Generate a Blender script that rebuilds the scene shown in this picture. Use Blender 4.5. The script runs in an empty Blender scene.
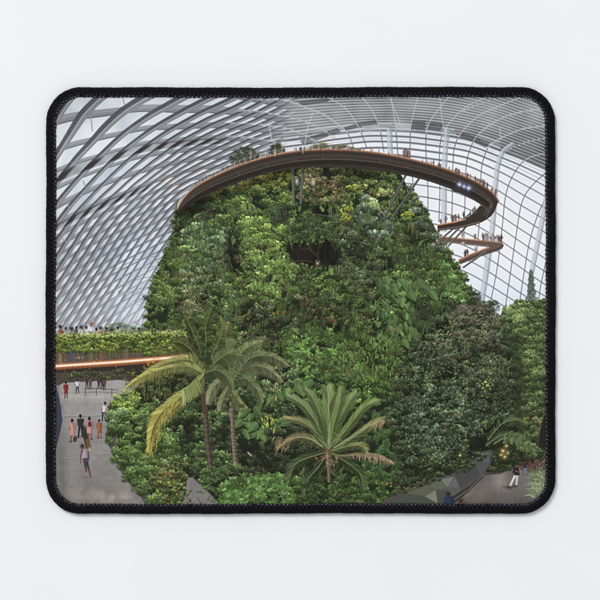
# A printed mouse pad with an overlocked black edge, lying on a white tabletop and seen from straight above.
import bpy, bmesh
DYE_GAIN = .95; TAB_A = (.80, .805, .83); TAB_B = (.82, .825, .85); AMB = .62; KEY = 272
# ---------------------------------------------------------------- the printed picture (pigment of the fabric top)
# The pad carries a printed picture.  It is drawn here with a small numpy painter (brush strokes, leaves,
# polygons) and becomes the dye colour of the fabric mesh.  Units: picture units, 1 unit = U metres on the pad.
import math, random
import numpy as np
R = random.Random(11)
NR = np.random.RandomState(5)
SS = 4                                  # paint samples per unit
X0, Y0, X1, Y1 = 48.0, 90.0, 554.0, 512.0
PW, PH = int((X1-X0)*SS), int((Y1-Y0)*SS)
IMG = np.zeros((PH, PW, 3), np.float32)
GY, GX = np.mgrid[0:PH, 0:PW].astype(np.float32)
GX = GX/SS + X0 + .5/SS; GY = GY/SS + Y0 + .5/SS

def box(xa, ya, xb, yb):
    a = max(0, int((xa-X0)*SS)-1); b = min(PW, int((xb-X0)*SS)+2)
    c = max(0, int((ya-Y0)*SS)-1); d = min(PH, int((yb-Y0)*SS)+2)
    return a, c, b, d

def inpoly(pts, gx, gy):
    m = np.zeros(gx.shape, bool)
    n = len(pts)
    for i in range(n):
        xa, ya = pts[i]; xb, yb = pts[(i+1) % n]
        if ya == yb: continue
        c = ((ya > gy) != (yb > gy)) & (gx < (xb-xa)*(gy-ya)/(yb-ya)+xa)
        m ^= c
    return m

def polymask(pts):
    xs = [p[0] for p in pts]; ys = [p[1] for p in pts]
    a, c, b, d = box(min(xs), min(ys), max(xs), max(ys))
    if b <= a or d <= c: return None
    return (slice(c, d), slice(a, b)), inpoly(pts, GX[c:d, a:b], GY[c:d, a:b])

def poly(pts, col, al=1.0, noise=0.0):
    r = polymask(pts)
    if r is None: return
    s, m = r
    t = IMG[s]
    c = np.asarray(col, np.float32)
    k = m[..., None]*al
    if noise: c = c + (NR.rand(*m.shape)[..., None]-.5)*noise
    t += (c-t)*k

def blur1(a, r):
    """box blur of radius r samples, twice, both axes"""
    for _ in range(2):
        for ax in (0, 1):
            k = 2*r+1
            p = [(0, 0)]*a.ndim; p[ax] = (r+1, r)
            c = np.cumsum(np.pad(a, p, mode='edge'), axis=ax, dtype=np.float64)
            n = a.shape[ax]
            a = ((np.take(c, range(k, k+n), ax)-np.take(c, range(0, n), ax))/k).astype(np.float32)
    return a

def softpoly(pts, col, soft=3.0, al=1.0, mul=False):
    xs = [p[0] for p in pts]; ys = [p[1] for p in pts]
    a, c, b, d = box(min(xs)-2*soft, min(ys)-2*soft, max(xs)+2*soft, max(ys)+2*soft)
    if b <= a or d <= c: return
    m = inpoly(pts, GX[c:d, a:b], GY[c:d, a:b]).astype(np.float32)
    m = blur1(m, max(1, int(soft*SS/2)))[..., None]*al
    t = IMG[c:d, a:b]
    if mul: t *= 1+(np.asarray(col, np.float32)-1)*m
    else: t += (np.asarray(col, np.float32)-t)*m

def glow(x, y, r, col, al=1.0, ry=None):
    ry = ry or r
    a, c, b, d = box(x-3*r, y-3*ry, x+3*r, y+3*ry)
    if b <= a or d <= c: return
    g = np.exp(-(((GX[c:d, a:b]-x)/r)**2+((GY[c:d, a:b]-y)/ry)**2))[..., None]*al
    t = IMG[c:d, a:b]; t += (np.asarray(col, np.float32)-t)*g

def mulglow(x, y, r, f, ry=None):
    ry = ry or r
    a, c, b, d = box(x-3*r, y-3*ry, x+3*r, y+3*ry)
    if b <= a or d <= c: return
    g = np.exp(-(((GX[c:d, a:b]-x)/r)**2+((GY[c:d, a:b]-y)/ry)**2))[..., None]
    IMG[c:d, a:b] *= 1+(np.asarray(f, np.float32)-1)*g

def seg(xa, ya, xb, yb, wa, wb, col, al=1.0, edge=.28):
    w = max(wa, wb)+.5
    a, c, b, d = box(min(xa, xb)-w, min(ya, yb)-w, max(xa, xb)+w, max(ya, yb)+w)
    if b <= a or d <= c: return
    gx = GX[c:d, a:b]-xa; gy = GY[c:d, a:b]-ya
    dx, dy = xb-xa, yb-ya
    L = dx*dx+dy*dy+1e-9
    t = np.clip((gx*dx+gy*dy)/L, 0, 1)
    dist = np.hypot(gx-t*dx, gy-t*dy)
    h = (wa+(wb-wa)*t)*.5
    k = np.clip((h-dist)/edge+.5, 0, 1)
    if h.max() < .2: k = k*1.0
    q = IMG[c:d, a:b]
    q += (np.asarray(col, np.float32)-q)*(k*al)[..., None]

def path(pts, w, col, al=1.0, w2=None):
    w2 = w if w2 is None else w2
    n = len(pts)-1
    for i in range(n):
        seg(*pts[i], *pts[i+1], w+(w2-w)*i/n, w+(w2-w)*(i+1)/n, col, al)

def ribbon(q, w, col, al=1.0):
    """one flat band along a curve (no overlaps where its pieces join)"""
    lf, rt = [], []
    for i in range(len(q)):
        a = q[max(0, i-1)]; b = q[min(len(q)-1, i+1)]
        dx, dy = b[0]-a[0], b[1]-a[1]; l = math.hypot(dx, dy)+1e-6
        ww = (w[0]+(w[1]-w[0])*i/(len(q)-1) if isinstance(w, tuple) else w)*.5
        lf.append((q[i][0]-dy/l*ww, q[i][1]+dx/l*ww)); rt.append((q[i][0]+dy/l*ww, q[i][1]-dx/l*ww))
    poly(lf+rt[::-1], col, al)

def smooth(pts, n=8):
    """Catmull-Rom through the points"""
    P = [pts[0]]+list(pts)+[pts[-1]]
    out = []
    for i in range(1, len(P)-2):
        p0, p1, p2, p3 = P[i-1], P[i], P[i+1], P[i+2]
        for k in range(n):
            t = k/n
            out.append(tuple(.5*((2*p1[j])+(-p0[j]+p2[j])*t+(2*p0[j]-5*p1[j]+4*p2[j]-p3[j])*t*t+(-p0[j]+3*p1[j]-3*p2[j]+p3[j])*t**3) for j in (0, 1)))
    out.append(tuple(P[-2]))
    return out

def upsample(a, shape):
    h, w = a.shape
    yy = np.linspace(0, h-1, shape[0]); xx = np.linspace(0, w-1, shape[1])
    y0 = np.clip(yy.astype(int), 0, h-2); x0 = np.clip(xx.astype(int), 0, w-2)
    fy = (yy-y0)[:, None]; fx = (xx-x0)[None]
    A = a[y0][:, x0]; B = a[y0][:, x0+1]; C_ = a[y0+1][:, x0]; D = a[y0+1][:, x0+1]
    return ((A*(1-fx)+B*fx)*(1-fy)+(C_*(1-fx)+D*fx)*fy).astype(np.float32)

def vnoise(cell, seed=0):
    rs = np.random.RandomState(seed)
    h = int((Y1-Y0)/cell)+3; w = int((X1-X0)/cell)+3
    a = upsample(rs.rand(h, w).astype(np.float32), (PH, PW))
    return a

def fbm(cell, seed, oct_=3):
    a = 0; t = 0
    for i in range(oct_):
        a = a+vnoise(cell/2**i, seed+i)*.6**i; t += .6**i
    return a/t

def tps(P, V, gx, gy):
    P = np.asarray(P, float)/100; V = np.asarray(V, float)
    n = len(P)
    d = np.hypot(P[:, None, 0]-P[None, :, 0], P[:, None, 1]-P[None, :, 1])
    K = np.where(d > 0, d*d*np.log(d+1e-12), 0)+np.eye(n)*4e-2
    Q = np.c_[np.ones(n), P]
    A = np.r_[np.c_[K, Q], np.c_[Q.T, np.zeros((3, 3))]]
    w = np.linalg.solve(A, np.r_[V, np.zeros(3)])
    out = w[n]+w[n+1]*gx/100+w[n+2]*gy/100
    for i in range(n):
        r2 = (gx/100-P[i, 0])**2+(gy/100-P[i, 1])**2
        out = out+w[i]*.5*r2*np.log(r2+1e-12)
    return out

def field(ctrl, xa, ya, xb, yb):
    a, c, b, d = box(xa, ya, xb, yb)
    gy, gx = np.mgrid[ya:yb+.01:2.0, xa:xb+.01:2.0]
    f = tps([p[:2] for p in ctrl], [p[2] for p in ctrl], gx, gy)
    xs = GX[0, a:b]; ys = GY[c:d, 0]
    # exact bilinear sampling at the paint samples
    u = np.clip((xs-xa)/2, 0, f.shape[1]-1.001); v = np.clip((ys-ya)/2, 0, f.shape[0]-1.001)
    i = u.astype(int); j = v.astype(int); fu = (u-i)[None]; fv = (v-j)[:, None]
    F = (f[j][:, i]*(1-fu)+f[j][:, i+1]*fu)*(1-fv)+(f[j+1][:, i]*(1-fu)+f[j+1][:, i+1]*fu)*fv
    return (slice(c, d), slice(a, b)), F.astype(np.float32)

def sstep(a, b, x):
    t = np.clip((x-a)/(b-a), 0, 1); return t*t*(3-2*t)

def band(f, lo, hi, aa):
    """1 where lo<f<hi (soft by aa)"""
    return np.clip((f-lo)/aa+.5, 0, 1)*np.clip((hi-f)/aa+.5, 0, 1)

def lay(T, col, k):
    T += (np.asarray(col, np.float32)-T)*k[..., None]

# ------------------------------------------------ glass dome
def paint_dome():
    IMG[:] = (222, 228, 235)
    # ---- right half: louvred roof over a bowed glass grid
    rows = []
    def col(x, ys, first=0):
        for i, y in enumerate(ys): rows.append((x, y, first+i))
    col(290, (141, 146, 152, 159), 0); col(330, (134.5, 140, 146, 153), 0)
    col(370, (130.5, 135.5, 141.5, 148, 155), 0)
    col(410, (131.5, 137, 143, 149, 156, 164.5, 174, 184, 195, 207, 220, 233, 246), 0)
    col(468, (140, 145, 151, 158, 166, 175.5, 186, 197.5, 209, 221, 234, 247, 260, 273), 0)
    col(520, (158, 165, 173, 183, 193.5, 205, 217, 229, 241.5, 254, 267, 280, 293), 0)
    col(550, (171, 179.5, 189, 200, 211, 223, 236, 249, 262, 275, 288), 0)
    for x, top in ((290, 100), (330, 97), (370, 97), (410, 97)):
        rows.append((x, top, -7.5))
    rows += [(370, 115, -3.5), (410, 115.5, -3.5), (330, 116, -4), (468, 98, -8.5), (468, 120, -4.2), (520, 98, -11.5), (520, 130, -5.3), (550, 100, -13), (550, 137, -6)]
    s, r = field(rows, 250, 90, 554, 330)
    T = IMG[s]; x = GX[s]; y = GY[s]
    sky = np.stack([234+0*x, 237+0*x, 241+0*x], -1)
    n = fbm(60, 77)[s]
    sky = sky+((n-.5)*20)[..., None]*np.array([1, .8, .6])
    sky -= (sstep(230, 300, y)*10)[..., None]*np.array([1.3, .8, .2])
    T[:] = sky
    fr = r-np.round(r)
    py = np.abs(np.gradient(r, axis=0))*SS+1e-4      # rows per unit
    dist = np.abs(fr)/py
    k = np.clip((.66+.42*(1-sstep(150, 185, y))-dist)/.4+.5, 0, 1)*.9
    lay(T, (106, 112, 120), k)
    # louvres
    lv = 1-sstep(-.3, .3, r)
    mixb = band(r, -1.6, 1.6, .5)*(vnoise(14, 31)[s] > .42)
    fl = (r*1.75) % 1.0
    lc = 145+42*np.sin(fl*2*np.pi)+16*(vnoise(9, 3)[s]-.5)
    lc = lc+58*band(fl, .78, .98, .12)*sstep(.45, .7, vnoise(24, 9)[s])
    lc = lc-18*sstep(.45, .8, vnoise(30, 19)[s])-16*sstep(470, 540, x)*sstep(110, 160, y)
    lc = lc-14*sstep(108, 97, y)
    L = np.stack([lc*.97, lc*.99, lc*1.02], -1)
    T += (L-T)*lv[..., None]*.97
    for q in (0.5, 1.5):
        lay(T, (140, 146, 153), np.clip(.8-np.abs(r-q)/py, 0, 1)*.75)
    # white striped belt where the louvres meet the glass
    wb = mixb*.5*(x < 500)
    lay(T, (224, 230, 236), wb*(np.abs(fr) > .28))
    # darker vent flaps in the louvres
    for q in (((300, 141), (322, 133), (338, 128), (341, 132), (322, 139), (304, 146)), ((343, 128), (361, 122), (378, 120), (378, 125), (362, 127), (346, 131)),
              ((411, 121), (426, 120.5), (425, 130), (411, 130)), ((429, 122), (445, 124), (440, 131), (427, 130)), ((296, 101), (330, 98), (328, 102), (303, 106)),
              ((462, 132), (478, 138), (490, 143), (486, 148), (470, 141), (460, 137))):
        poly(q, (72, 76, 80), .62)
        ys = [p[1] for p in q]
        for yy in np.arange(min(ys), max(ys), 2.4):
            pass
    poly([(361, 126), (377, 124.5), (379, 130), (364, 131.5)], (176, 182, 186), .7)
    poly([(396, 124), (410, 124.5), (410, 131), (396, 130)], (180, 186, 190), .7)
    # struts on glass/louvre: meridians
    M = [[(418.5, 96), (412.5, 118), (410.5, 132), (410.5, 160), (413, 182), (414, 205)],
         [(450, 96), (435, 114), (427.5, 128), (426, 142), (426.5, 165), (428, 188), (428, 215)],
         [(490, 96), (466, 107), (449, 124), (441, 140), (439.5, 165), (440, 190), (439, 222)],
         [(522, 97), (482, 114), (463, 131), (455, 146), (453, 165), (452.5, 190), (452, 225)],
         [(546, 108), (507, 116), (480, 133), (470, 150), (466, 170), (465, 205), (464, 240)],
         [(547, 126), (520, 130), (492, 144), (484, 158), (481, 176), (480, 215), (476, 260)],
         [(547, 153), (527, 159), (514, 174), (506, 195), (502, 230), (497, 270), (490, 305)],
         [(547, 172), (532, 186), (522, 203), (515.5, 240), (508, 290), (505, 310)],
         [(547, 196), (538, 215), (529, 245), (520, 300)],
         [(390.5, 96), (393.5, 112), (396, 130), (398, 155)],
         [(390.5, 99), (399, 120), (403, 131)],
         [(363, 98), (373, 112), (380, 130), (384, 152)], [(327, 97), (345, 108), (358, 126), (367, 148)],
         [(284, 99), (302, 106), (322, 114), (338, 124), (348, 134), (354, 148)], [(440, 97), (442, 118), (445, 132)],
         [(500, 128), (501, 140)], [(546, 262), (541, 285), (538, 305)]]
    for m in M:
        pts = smooth(m, 10)
        for i in range(len(pts)-1):
            xm, ym = pts[i]
            jj = min(max(int((ym-Y0)*SS), 0), PH-1); ii = min(max(int((xm-X0)*SS), 0), PW-1)
            b = IMG[jj, ii].mean()
            rr = r[min(jj-s[0].start, r.shape[0]-1), min(max(ii-s[1].start, 0), r.shape[1]-1)]
            if rr < 0: seg(*pts[i], *pts[i+1], .8, .8, (188, 190, 194), .85)
            else: seg(*pts[i], *pts[i+1], .95, .95, (104, 112, 121), .9)
    # truss chains on the upper right
    for m in (M[4], M[5], [(547, 138), (526, 143), (508, 150)], [(505, 97), (480, 104), (462, 112)]):
        pts = smooth(m, 9)[:20]
        for i, p in enumerate(pts):
            if i % 2 == 0: poly([(p[0]-2.2, p[1]-.4), (p[0]+1.2, p[1]-1.6), (p[0]+1.6, p[1]+.9)], (176, 180, 184), .7)
    # tubular columns seen through the grid
    for pts, w in (([(389.5, 129), (390.5, 155)], 5.5), ([(447.5, 128), (445.5, 150), (444.5, 175), (444, 232)], 5.5),
                   ([(514, 143), (503, 152), (498, 165), (496, 180), (494.5, 200), (493, 222), (489.5, 250), (485.5, 278), (481.5, 303)], (4.2, 6.4)),
                   ([(548, 190), (543, 217), (537, 247), (531, 276)], 5.2)):
        q = smooth(pts, 8)
        w1 = w[1] if isinstance(w, tuple) else w
        ribbon(q, w, (168, 181, 191), .6)
        ribbon([(a-1.3, b) for a, b in q], w1*.3, (200, 211, 218), .55)
        ribbon([(a+1.9, b) for a, b in q], w1*.28, (128, 142, 154), .5)
    for i in range(420):                  # a far conifer with drooping tiers
        t = (i/420)**.8; yy = 271+t*36; w = 1.4+7.4*t*(.72+.28*math.sin(t*34))
        x = 531+.6*t+R.uniform(-w, w); c = jit(R.choice([(78, 94, 92), (92, 108, 104), (66, 80, 82), (104, 118, 112)]), .08)
        seg(x*.85+531.5*.15, yy-1.2, x, yy+1.1, 1.0, .4, c, .85)
    # ---- left half: diagonal lattice
    U = []
    def line(xs, ys, v0):
        for i, (a, b) in enumerate(zip(xs, ys)): U.append((a, b, v0+i))
    line((77, 122, 163, 192, 212, 230, 243, 256, 267, 278, 288, 297, 306), (112, 107, 104.5, 104, 106, 108, 110, 111, 112.5, 115, 117, 119.5, 122), 0)
    for a, b, v_ in ((95, 96, 0), (103, 88, 0), (139, 96, 1), (150, 89, 1), (177, 96, 2), (189, 89, 2), (204, 97, 3), (222, 100, 4), (237, 103, 5), (67.5, 130, 0), (83, 147, 1), (109, 119, 1), (142, 118, 2)): U.append((a, b, v_))
    line((57, 93, 123, 150, 177, 196, 213, 230, 244, 257, 268, 278, 287), (147, 137, 131, 127, 124, 123, 122, 123, 124, 125, 126, 128, 129), 0)
    line((67, 97, 124, 148, 167, 184, 200, 215, 228, 240, 251, 261), (166, 156, 148, 143, 140, 138, 137, 136, 136, 136.5, 137.5, 139), 1)
    line((80, 106, 130, 152, 170, 186), (172, 163, 155, 150, 146, 144), 2)
    line((60, 76, 92, 110, 125, 138, 150), (233, 221, 212, 206, 200, 194, 189), 4)
    line((57, 57), (198, 218), 2)
    for a, b, v_ in ((68, 185, 2), (82, 190, 3), (94, 176, 3), (69, 204, 3), (72, 219, 4), (85, 203, 4), (98, 188, 4), (114, 171, 4), (92, 205, 5), (110, 188, 5), (130, 169, 5), (108, 197, 6), (128, 180, 6), (150, 162, 6), (124, 194, 7), (146, 176, 7), (168, 160, 7), (58, 178, 1)): U.append((a, b, v_))
    line((57, 57, 57, 57, 57, 57), (252, 268, 283, 297, 310, 321), 5)
    line((62, 69, 76, 83, 90, 97, 104, 111, 118, 126, 134, 142), (327,)*12, 11)
    line((62, 71, 79.5, 88, 96, 103.5, 111, 118, 125, 132, 139, 146, 153), (260,)*13, 6)
    line((104, 113, 121, 129, 137, 144.5, 152, 159, 166, 172.5), (212,)*10, 7)
    line((163, 171, 179), (186, 185, 184), 11)
    V = []
    def row(v, *pp):
        for a, b in pp: V.append((a, b, v))
    row(0, (57, 84), (140, 78), (220, 86), (260, 95), (290, 103))
    row(1, (57, 116), (77, 112), (122, 107), (163, 104.5), (200, 105), (243, 110), (278, 115), (300, 120))
    row(2, (57, 147), (93, 137), (123, 131), (177, 124), (213, 122), (244, 124), (268, 126), (300, 133))
    row(3, (57, 169), (97, 156), (124, 148), (167, 140), (200, 137), (228, 136), (261, 140), (290, 147))
    row(4, (57, 185), (80, 175), (107, 164), (135, 156), (165, 150), (195, 147), (225, 146), (250, 149))
    row(5, (57, 201), (82, 189), (107, 178), (135, 168), (165, 160), (200, 155), (230, 155))
    row(6, (57, 221), (75, 211), (100, 201), (125, 192), (150, 183), (175, 174), (200, 166))
    base = ((57, 236), (80, 223), (100, 214), (120, 205), (145, 195), (170, 185))
    for k in range(13):
        row(7+k, *[(a, b+k*8.7-k*(a-57)*.010) for a, b in base])
    s, u = field(U, 48, 90, 320, 344)
    _, v = field(V, 48, 90, 320, 344)
    T0 = IMG[s].copy()
    x = GX[s]; y = GY[s]
    n1 = fbm(22, 40)[s]; n2 = vnoise(3, 8)[s]
    T = np.empty_like(T0)
    T[:] = (231, 236, 241)
    T -= ((n1-.4).clip(0)*60)[..., None]*np.array([1.2, .9, .7])
    cell = (np.sin(np.floor(u)*12.9898+np.floor(v)*78.233)*43758.5453) % 1.0
    T -= ((cell*30*(.4+.6*sstep(150, 210, y))).astype(np.float32))[..., None]*np.array([1.15, 1, .85])
    gu = np.hypot(*np.gradient(u))*SS+1e-4; gv = np.hypot(*np.gradient(v))*SS+1e-4
    fu = u % 1.0; fv = v % 1.0
    near = np.exp(-(((x-150)/38)**2+((y-292)/52)**2))       # the far, thin-ribbed end of the dome
    far = sstep(170, 260, x)*sstep(200, 150, y)
    low = sstep(175, 240, y)
    mid = sstep(120, 190, x)*(1-low)
    wu = .40+.06*far+.17*mid+.19*low; wv = .26+.07*far+.14*mid+.18*low
    wu = wu*(1-near*.66); wv = wv*(1-near*.78)
    au = np.minimum(.5, .5*gu); av = np.minimum(.5, .5*gv)
    # cross rails: pale front face with a thin dark underside
    av = av*.6; au = au*.6
    lay(T, (154, 160, 169), band(fv, 0, wv, av))
    lay(T, (92, 95, 102), band(fv, wv*.86, wv*1.04, av)*.8*(1-low*.5))
    lay(T, (128, 133, 141), band(fv, wv*.5, wv*.88, av)*.6)
    # long ribs: flat dark steel with one bright seam
    tone = 106+22*(n1-.5)+(n2-.5)*16+low*4-6*mid
    rib = np.stack([tone, tone+2, tone+8], -1)
    ku = band(fu, 0.0, wu, au)
    T += (rib-T)*ku[..., None]
    lay(T, (80, 83, 89), band(fu, wu*.10, wu*.42, au)*.6*(1-.5*low))
    lay(T, (196, 199, 204), band(fu, wu*.55, wu*.66, au*.8)*.85)
    lay(T, (142, 147, 155), band(fu, wu*.68, wu*1.0, au)*.85)
    # where rib and rail meet: plated joints
    lay(T, (138, 143, 152), band(fv, 0, wv, av)*band(fu, wu*.75, wu*1.12, au)*.8)
    lay(T, (84, 87, 94), band(fv, 0, wv, av)*band(fu, 0, wu*.3, au)*.6)
    # wires across a few large panes
    # shading belts: two service gutters in shadow
    dk = band(v, 3.28, 3.86, .1)*sstep(238, 215, x)
    lay(T, (100, 99, 100), dk*.6*(.45+.55*vnoise(6, 71)[s])); T *= (1-.25*dk*(fu < .5))[..., None]
    dk = band(v, 6.2, 6.72, .1)*sstep(163, 130, x)
    lay(T, (96, 95, 97), dk*.55*(.5+.5*vnoise(5, 72)[s])); T *= (1-.25*dk*(fu < .5))[..., None]
    for lo, hi, xe in ((3.38, 3.8, 225), (6.3, 6.66, 155)):
        dk = band(v+.25*(fu-.3), lo, hi, .04)*band(fu, .04, .40, .03)*sstep(xe, xe-15, x)
        lay(T, (52, 52, 56), dk*.85)
    T *= (1-.06*sstep(100, 200, x)*(1-low))[..., None]
    T *= (1-.10*sstep(150, 100, x)*sstep(150, 100, y))[..., None]
    T *= (1-.05*low*(1-near))[..., None]
    # warm reflections
    wm = np.exp(-(((x-180)/22)**2+((y-172)/16)**2))*sstep(.55, .8, vnoise(5, 60)[s])
    T += wm[..., None]*np.array([26, 8, -10])
    bl = np.exp(-(((x-140)/26)**2+((y-258)/16)**2))
    T += (bl*3)[..., None]*np.array([-1.2, .2, 1.2])
    hz = (sstep(250, 330, y)*.30)[..., None]
    T += (np.array([206, 213, 221])-T)*hz
    blend = sstep(262, 300, x+(y-120)*.3)
    IMG[s] = T*(1-blend[..., None])+T0*blend[..., None]
    # chains of bright joints running down to the right
    for m in ([(240, 110.5), (256, 111), (278, 115), (300, 120), (320, 128), (334, 138)], [(232, 123), (262, 124.5), (285, 128), (303, 134), (315, 141)],
              [(228, 136), (252, 138), (275, 142)], [(262, 100), (285, 100), (302, 106), (325, 115), (340, 126)]):
        q = smooth(m, 6)
        path(q, .7, (190, 192, 196), .6)
        for i, p in enumerate(q):
            if i % 2 == 0: poly([(p[0]-2.6, p[1]+1), (p[0]-.5, p[1]-1), (p[0]+2.4, p[1]-.2), (p[0]+1.2, p[1]+1.3)], (182, 184, 188), .6)
    for a in ([(313, 113), (308, 127), (304, 150)], [(269, 126), (271, 134), (272, 141)]):
        path(a, .8, (198, 200, 204), .8)
    # thin tie rods in the large panes
    for a in ((91, 116, 92.5, 131), (123, 98, 124.5, 104), (67, 201, 69, 207), (83, 181, 86, 187), (63, 239, 66, 242)):
        seg(*a, 1.3, 1.3, (140, 148, 158), .8)
    # far end: gate-like arch, thin grid
    for cx, cy, rx, ry in ((132, 338, 31, 46), (133, 340, 25, 36)):
        q = [(cx+rx*math.cos(t), cy-ry*math.sin(t)) for t in np.linspace(.25, 2.6, 24)]
        path(q, 3.0 if rx > 30 else .9, (164, 176, 188), .55 if rx > 30 else .8)
    for i in range(5):
        y0 = 256+i*10
        path(smooth([(112+i*3, y0+16), (136, y0+4), (160, y0)], 6), .8, (132, 140, 150), .75)
    for i in range(5):
        path(smooth([(106+i*8, 334), (115+i*8, 312), (127+i*8, 290), (144+i*8, 264)], 5), .8, (118, 126, 136), .7)
    softpoly([(118, 308), (132, 300), (142, 306), (146, 332), (112, 332)], (216, 226, 238), 6, .3)

# ------------------------------------------------ leaves
SPR = {}
def sprite(shape, Lq, aq):
    k = (shape, Lq, aq)
    if k in SPR: return SPR[k]
    L = Lq/4.0; ang = aq*math.pi/16
    asp = {'oval': .5, 'thin': .2, 'round': .75, 'heart': .66, 'blade': .11}[shape]
    W = L*asp
    e = L+.6
    n = int(math.ceil(e*SS))
    yy, xx = np.mgrid[-n:n+1, -n:n+1].astype(np.float32)/SS
    c, s_ = math.cos(ang), math.sin(ang)
    du = (xx*c+yy*s_)/L; dv = (-xx*s_+yy*c)/W
    if shape == 'heart': prof = np.sqrt(np.clip(1-du*du, 0, 1))*(1-.55*np.clip(du, -1, 1))*.85
    elif shape == 'round': prof = np.sqrt(np.clip(1-du*du, 0, 1))
    else: prof = np.clip(1-du*du, 0, 1)
    a = np.clip((prof-np.abs(dv))*W*SS*.7+.35, 0, 1)*(np.abs(du) < 1.05)
    side = np.where(dv*np.sign(c+.01) < 0, 1.08, .92)
    rib = 1+.14*np.exp(-(dv/.16)**2)*(W > .8)
    tip = 1.08-.22*(du*.5+.5)*0
    sh = (side*rib*tip).astype(np.float32)
    SPR[k] = (a.astype(np.float32), sh)
    return SPR[k]

def leaf(x, y, L, ang, col, shape='oval', shadow=.35):
    Lq = max(3, int(round(L*4))); aq = int(round(ang/math.pi*16)) % 32
    a, sh = sprite(shape, Lq, aq)
    n = a.shape[0]//2
    cx = int(round((x-X0)*SS)); cy = int(round((y-Y0)*SS))
    def clip(cx, cy):
        xa, xb, ya, yb = cx-n, cx+n+1, cy-n, cy+n+1
        if xb <= 0 or yb <= 0 or xa >= PW or ya >= PH: return None
        return (slice(max(ya, 0), min(yb, PH)), slice(max(xa, 0), min(xb, PW))), (slice(max(0, -ya), 2*n+1-max(0, yb-PH)), slice(max(0, -xa), 2*n+1-max(0, xb-PW)))
    if shadow:
        q = clip(cx-1, cy+max(2, int(L*1.1)))
        if q: IMG[q[0]] *= (1-shadow*.75*a[q[1]])[..., None]
    q = clip(cx, cy)
    if q:
        t = IMG[q[0]]
        c = sh[q[1]][..., None]*np.asarray(col, np.float32)
        t += (c-t)*a[q[1]][..., None]

def jit(c, s, rnd=R):
    k = 1+rnd.gauss(0, s)
    return [max(2, v*k+rnd.gauss(0, s*(26 if i == 0 else 10))) for i, v in enumerate(c)]

FINE = .56; GAINF = 1.27
def bushes(pts, nclump, rad, L, pal, shape='oval', dens=26, lo=.38, hi=1.2, ang=None, spread=1.2, dark=(30, 37, 26), flat=.75, shadow=.3, nz=None, base=.8, edge=.0):
    """a patch of leafy clumps inside the polygon, each lit from above"""
    L = (L[0]*FINE, L[1]*FINE); lo += .14; hi -= .06; rad = (rad[0]*.72, rad[1]*.84); nclump = int(nclump*1.45); dens *= .8
    xs = [p[0] for p in pts]; ys = [p[1] for p in pts]
    cs = []
    guard = 0
    while len(cs) < nclump and guard < nclump*60:
        guard += 1
        x = R.uniform(min(xs), max(xs)); y = R.uniform(min(ys), max(ys))
        if inpoly(pts, np.array([x]), np.array([y]))[0]: cs.append((x, y))
    cs.sort(key=lambda p: p[1]+R.uniform(-14, 14))
    if base: 
        poly(pts, dark, base)
    for cx, cy in cs:
        r = R.uniform(*rad)
        p0 = R.choice(pal)
        tone = R.uniform(.84, 1.16)
        if nz is not None: tone *= .68+.64*float(nz[min(max(int((cy-Y0)*SS), 0), PH-1), min(max(int((cx-X0)*SS), 0), PW-1)])
        glow(cx, cy+r*.5, r*.7, dark, .42, r*.5)
        n = int(dens*(r/6)**2/max(.35, (sum(L)/2/2.2)**1.6))
        lv = []
        a0 = R.uniform(0, 6.28) if ang is None else ang
        for _ in range(max(6, n)):
            t = R.uniform(0, 6.283); q = math.sqrt(R.random())
            dx, dy = math.cos(t)*q*r, math.sin(t)*q*r*flat
            h = -dy/(r*flat)
            b = lo+(hi-lo)*(h*.5+.5)**.9*R.uniform(.66, 1.24)
            lv.append((b, dx, dy, t))
        lv.sort()
        for b, dx, dy, t in lv:
            c = jit(p0 if R.random() < .7 else R.choice(pal), .09)
            aa = (a0+R.gauss(0, spread)) if ang is not None else (t if R.random() < .6 else R.uniform(0, 6.28))
            leaf(cx+dx, cy+dy, R.uniform(*L), aa, [v*b*tone*GAINF for v in c], shape, shadow)

def litter(pts, n, L, pal, shape='oval', shadow=.2, ang=None, spread=.6):
    xs = [p[0] for p in pts]; ys = [p[1] for p in pts]
    k = 0
    for _ in range(n*40):
        if k >= n: break
        x = R.uniform(min(xs), max(xs)); y = R.uniform(min(ys), max(ys))
        if inpoly(pts, np.array([x]), np.array([y]))[0]:
            k += 1
            leaf(x, y, R.uniform(*L), R.uniform(0, 6.28) if ang is None else R.gauss(ang, spread), jit(R.choice(pal), .14), shape, shadow)

def oval(x, y, rx, ry, n=14, wob=.15):
    return [(x+rx*math.cos(t)*(1+R.uniform(-wob, wob)), y+ry*math.sin(t)*(1+R.uniform(-wob, wob))) for t in np.linspace(0, 6.283, n, False)]

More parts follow.
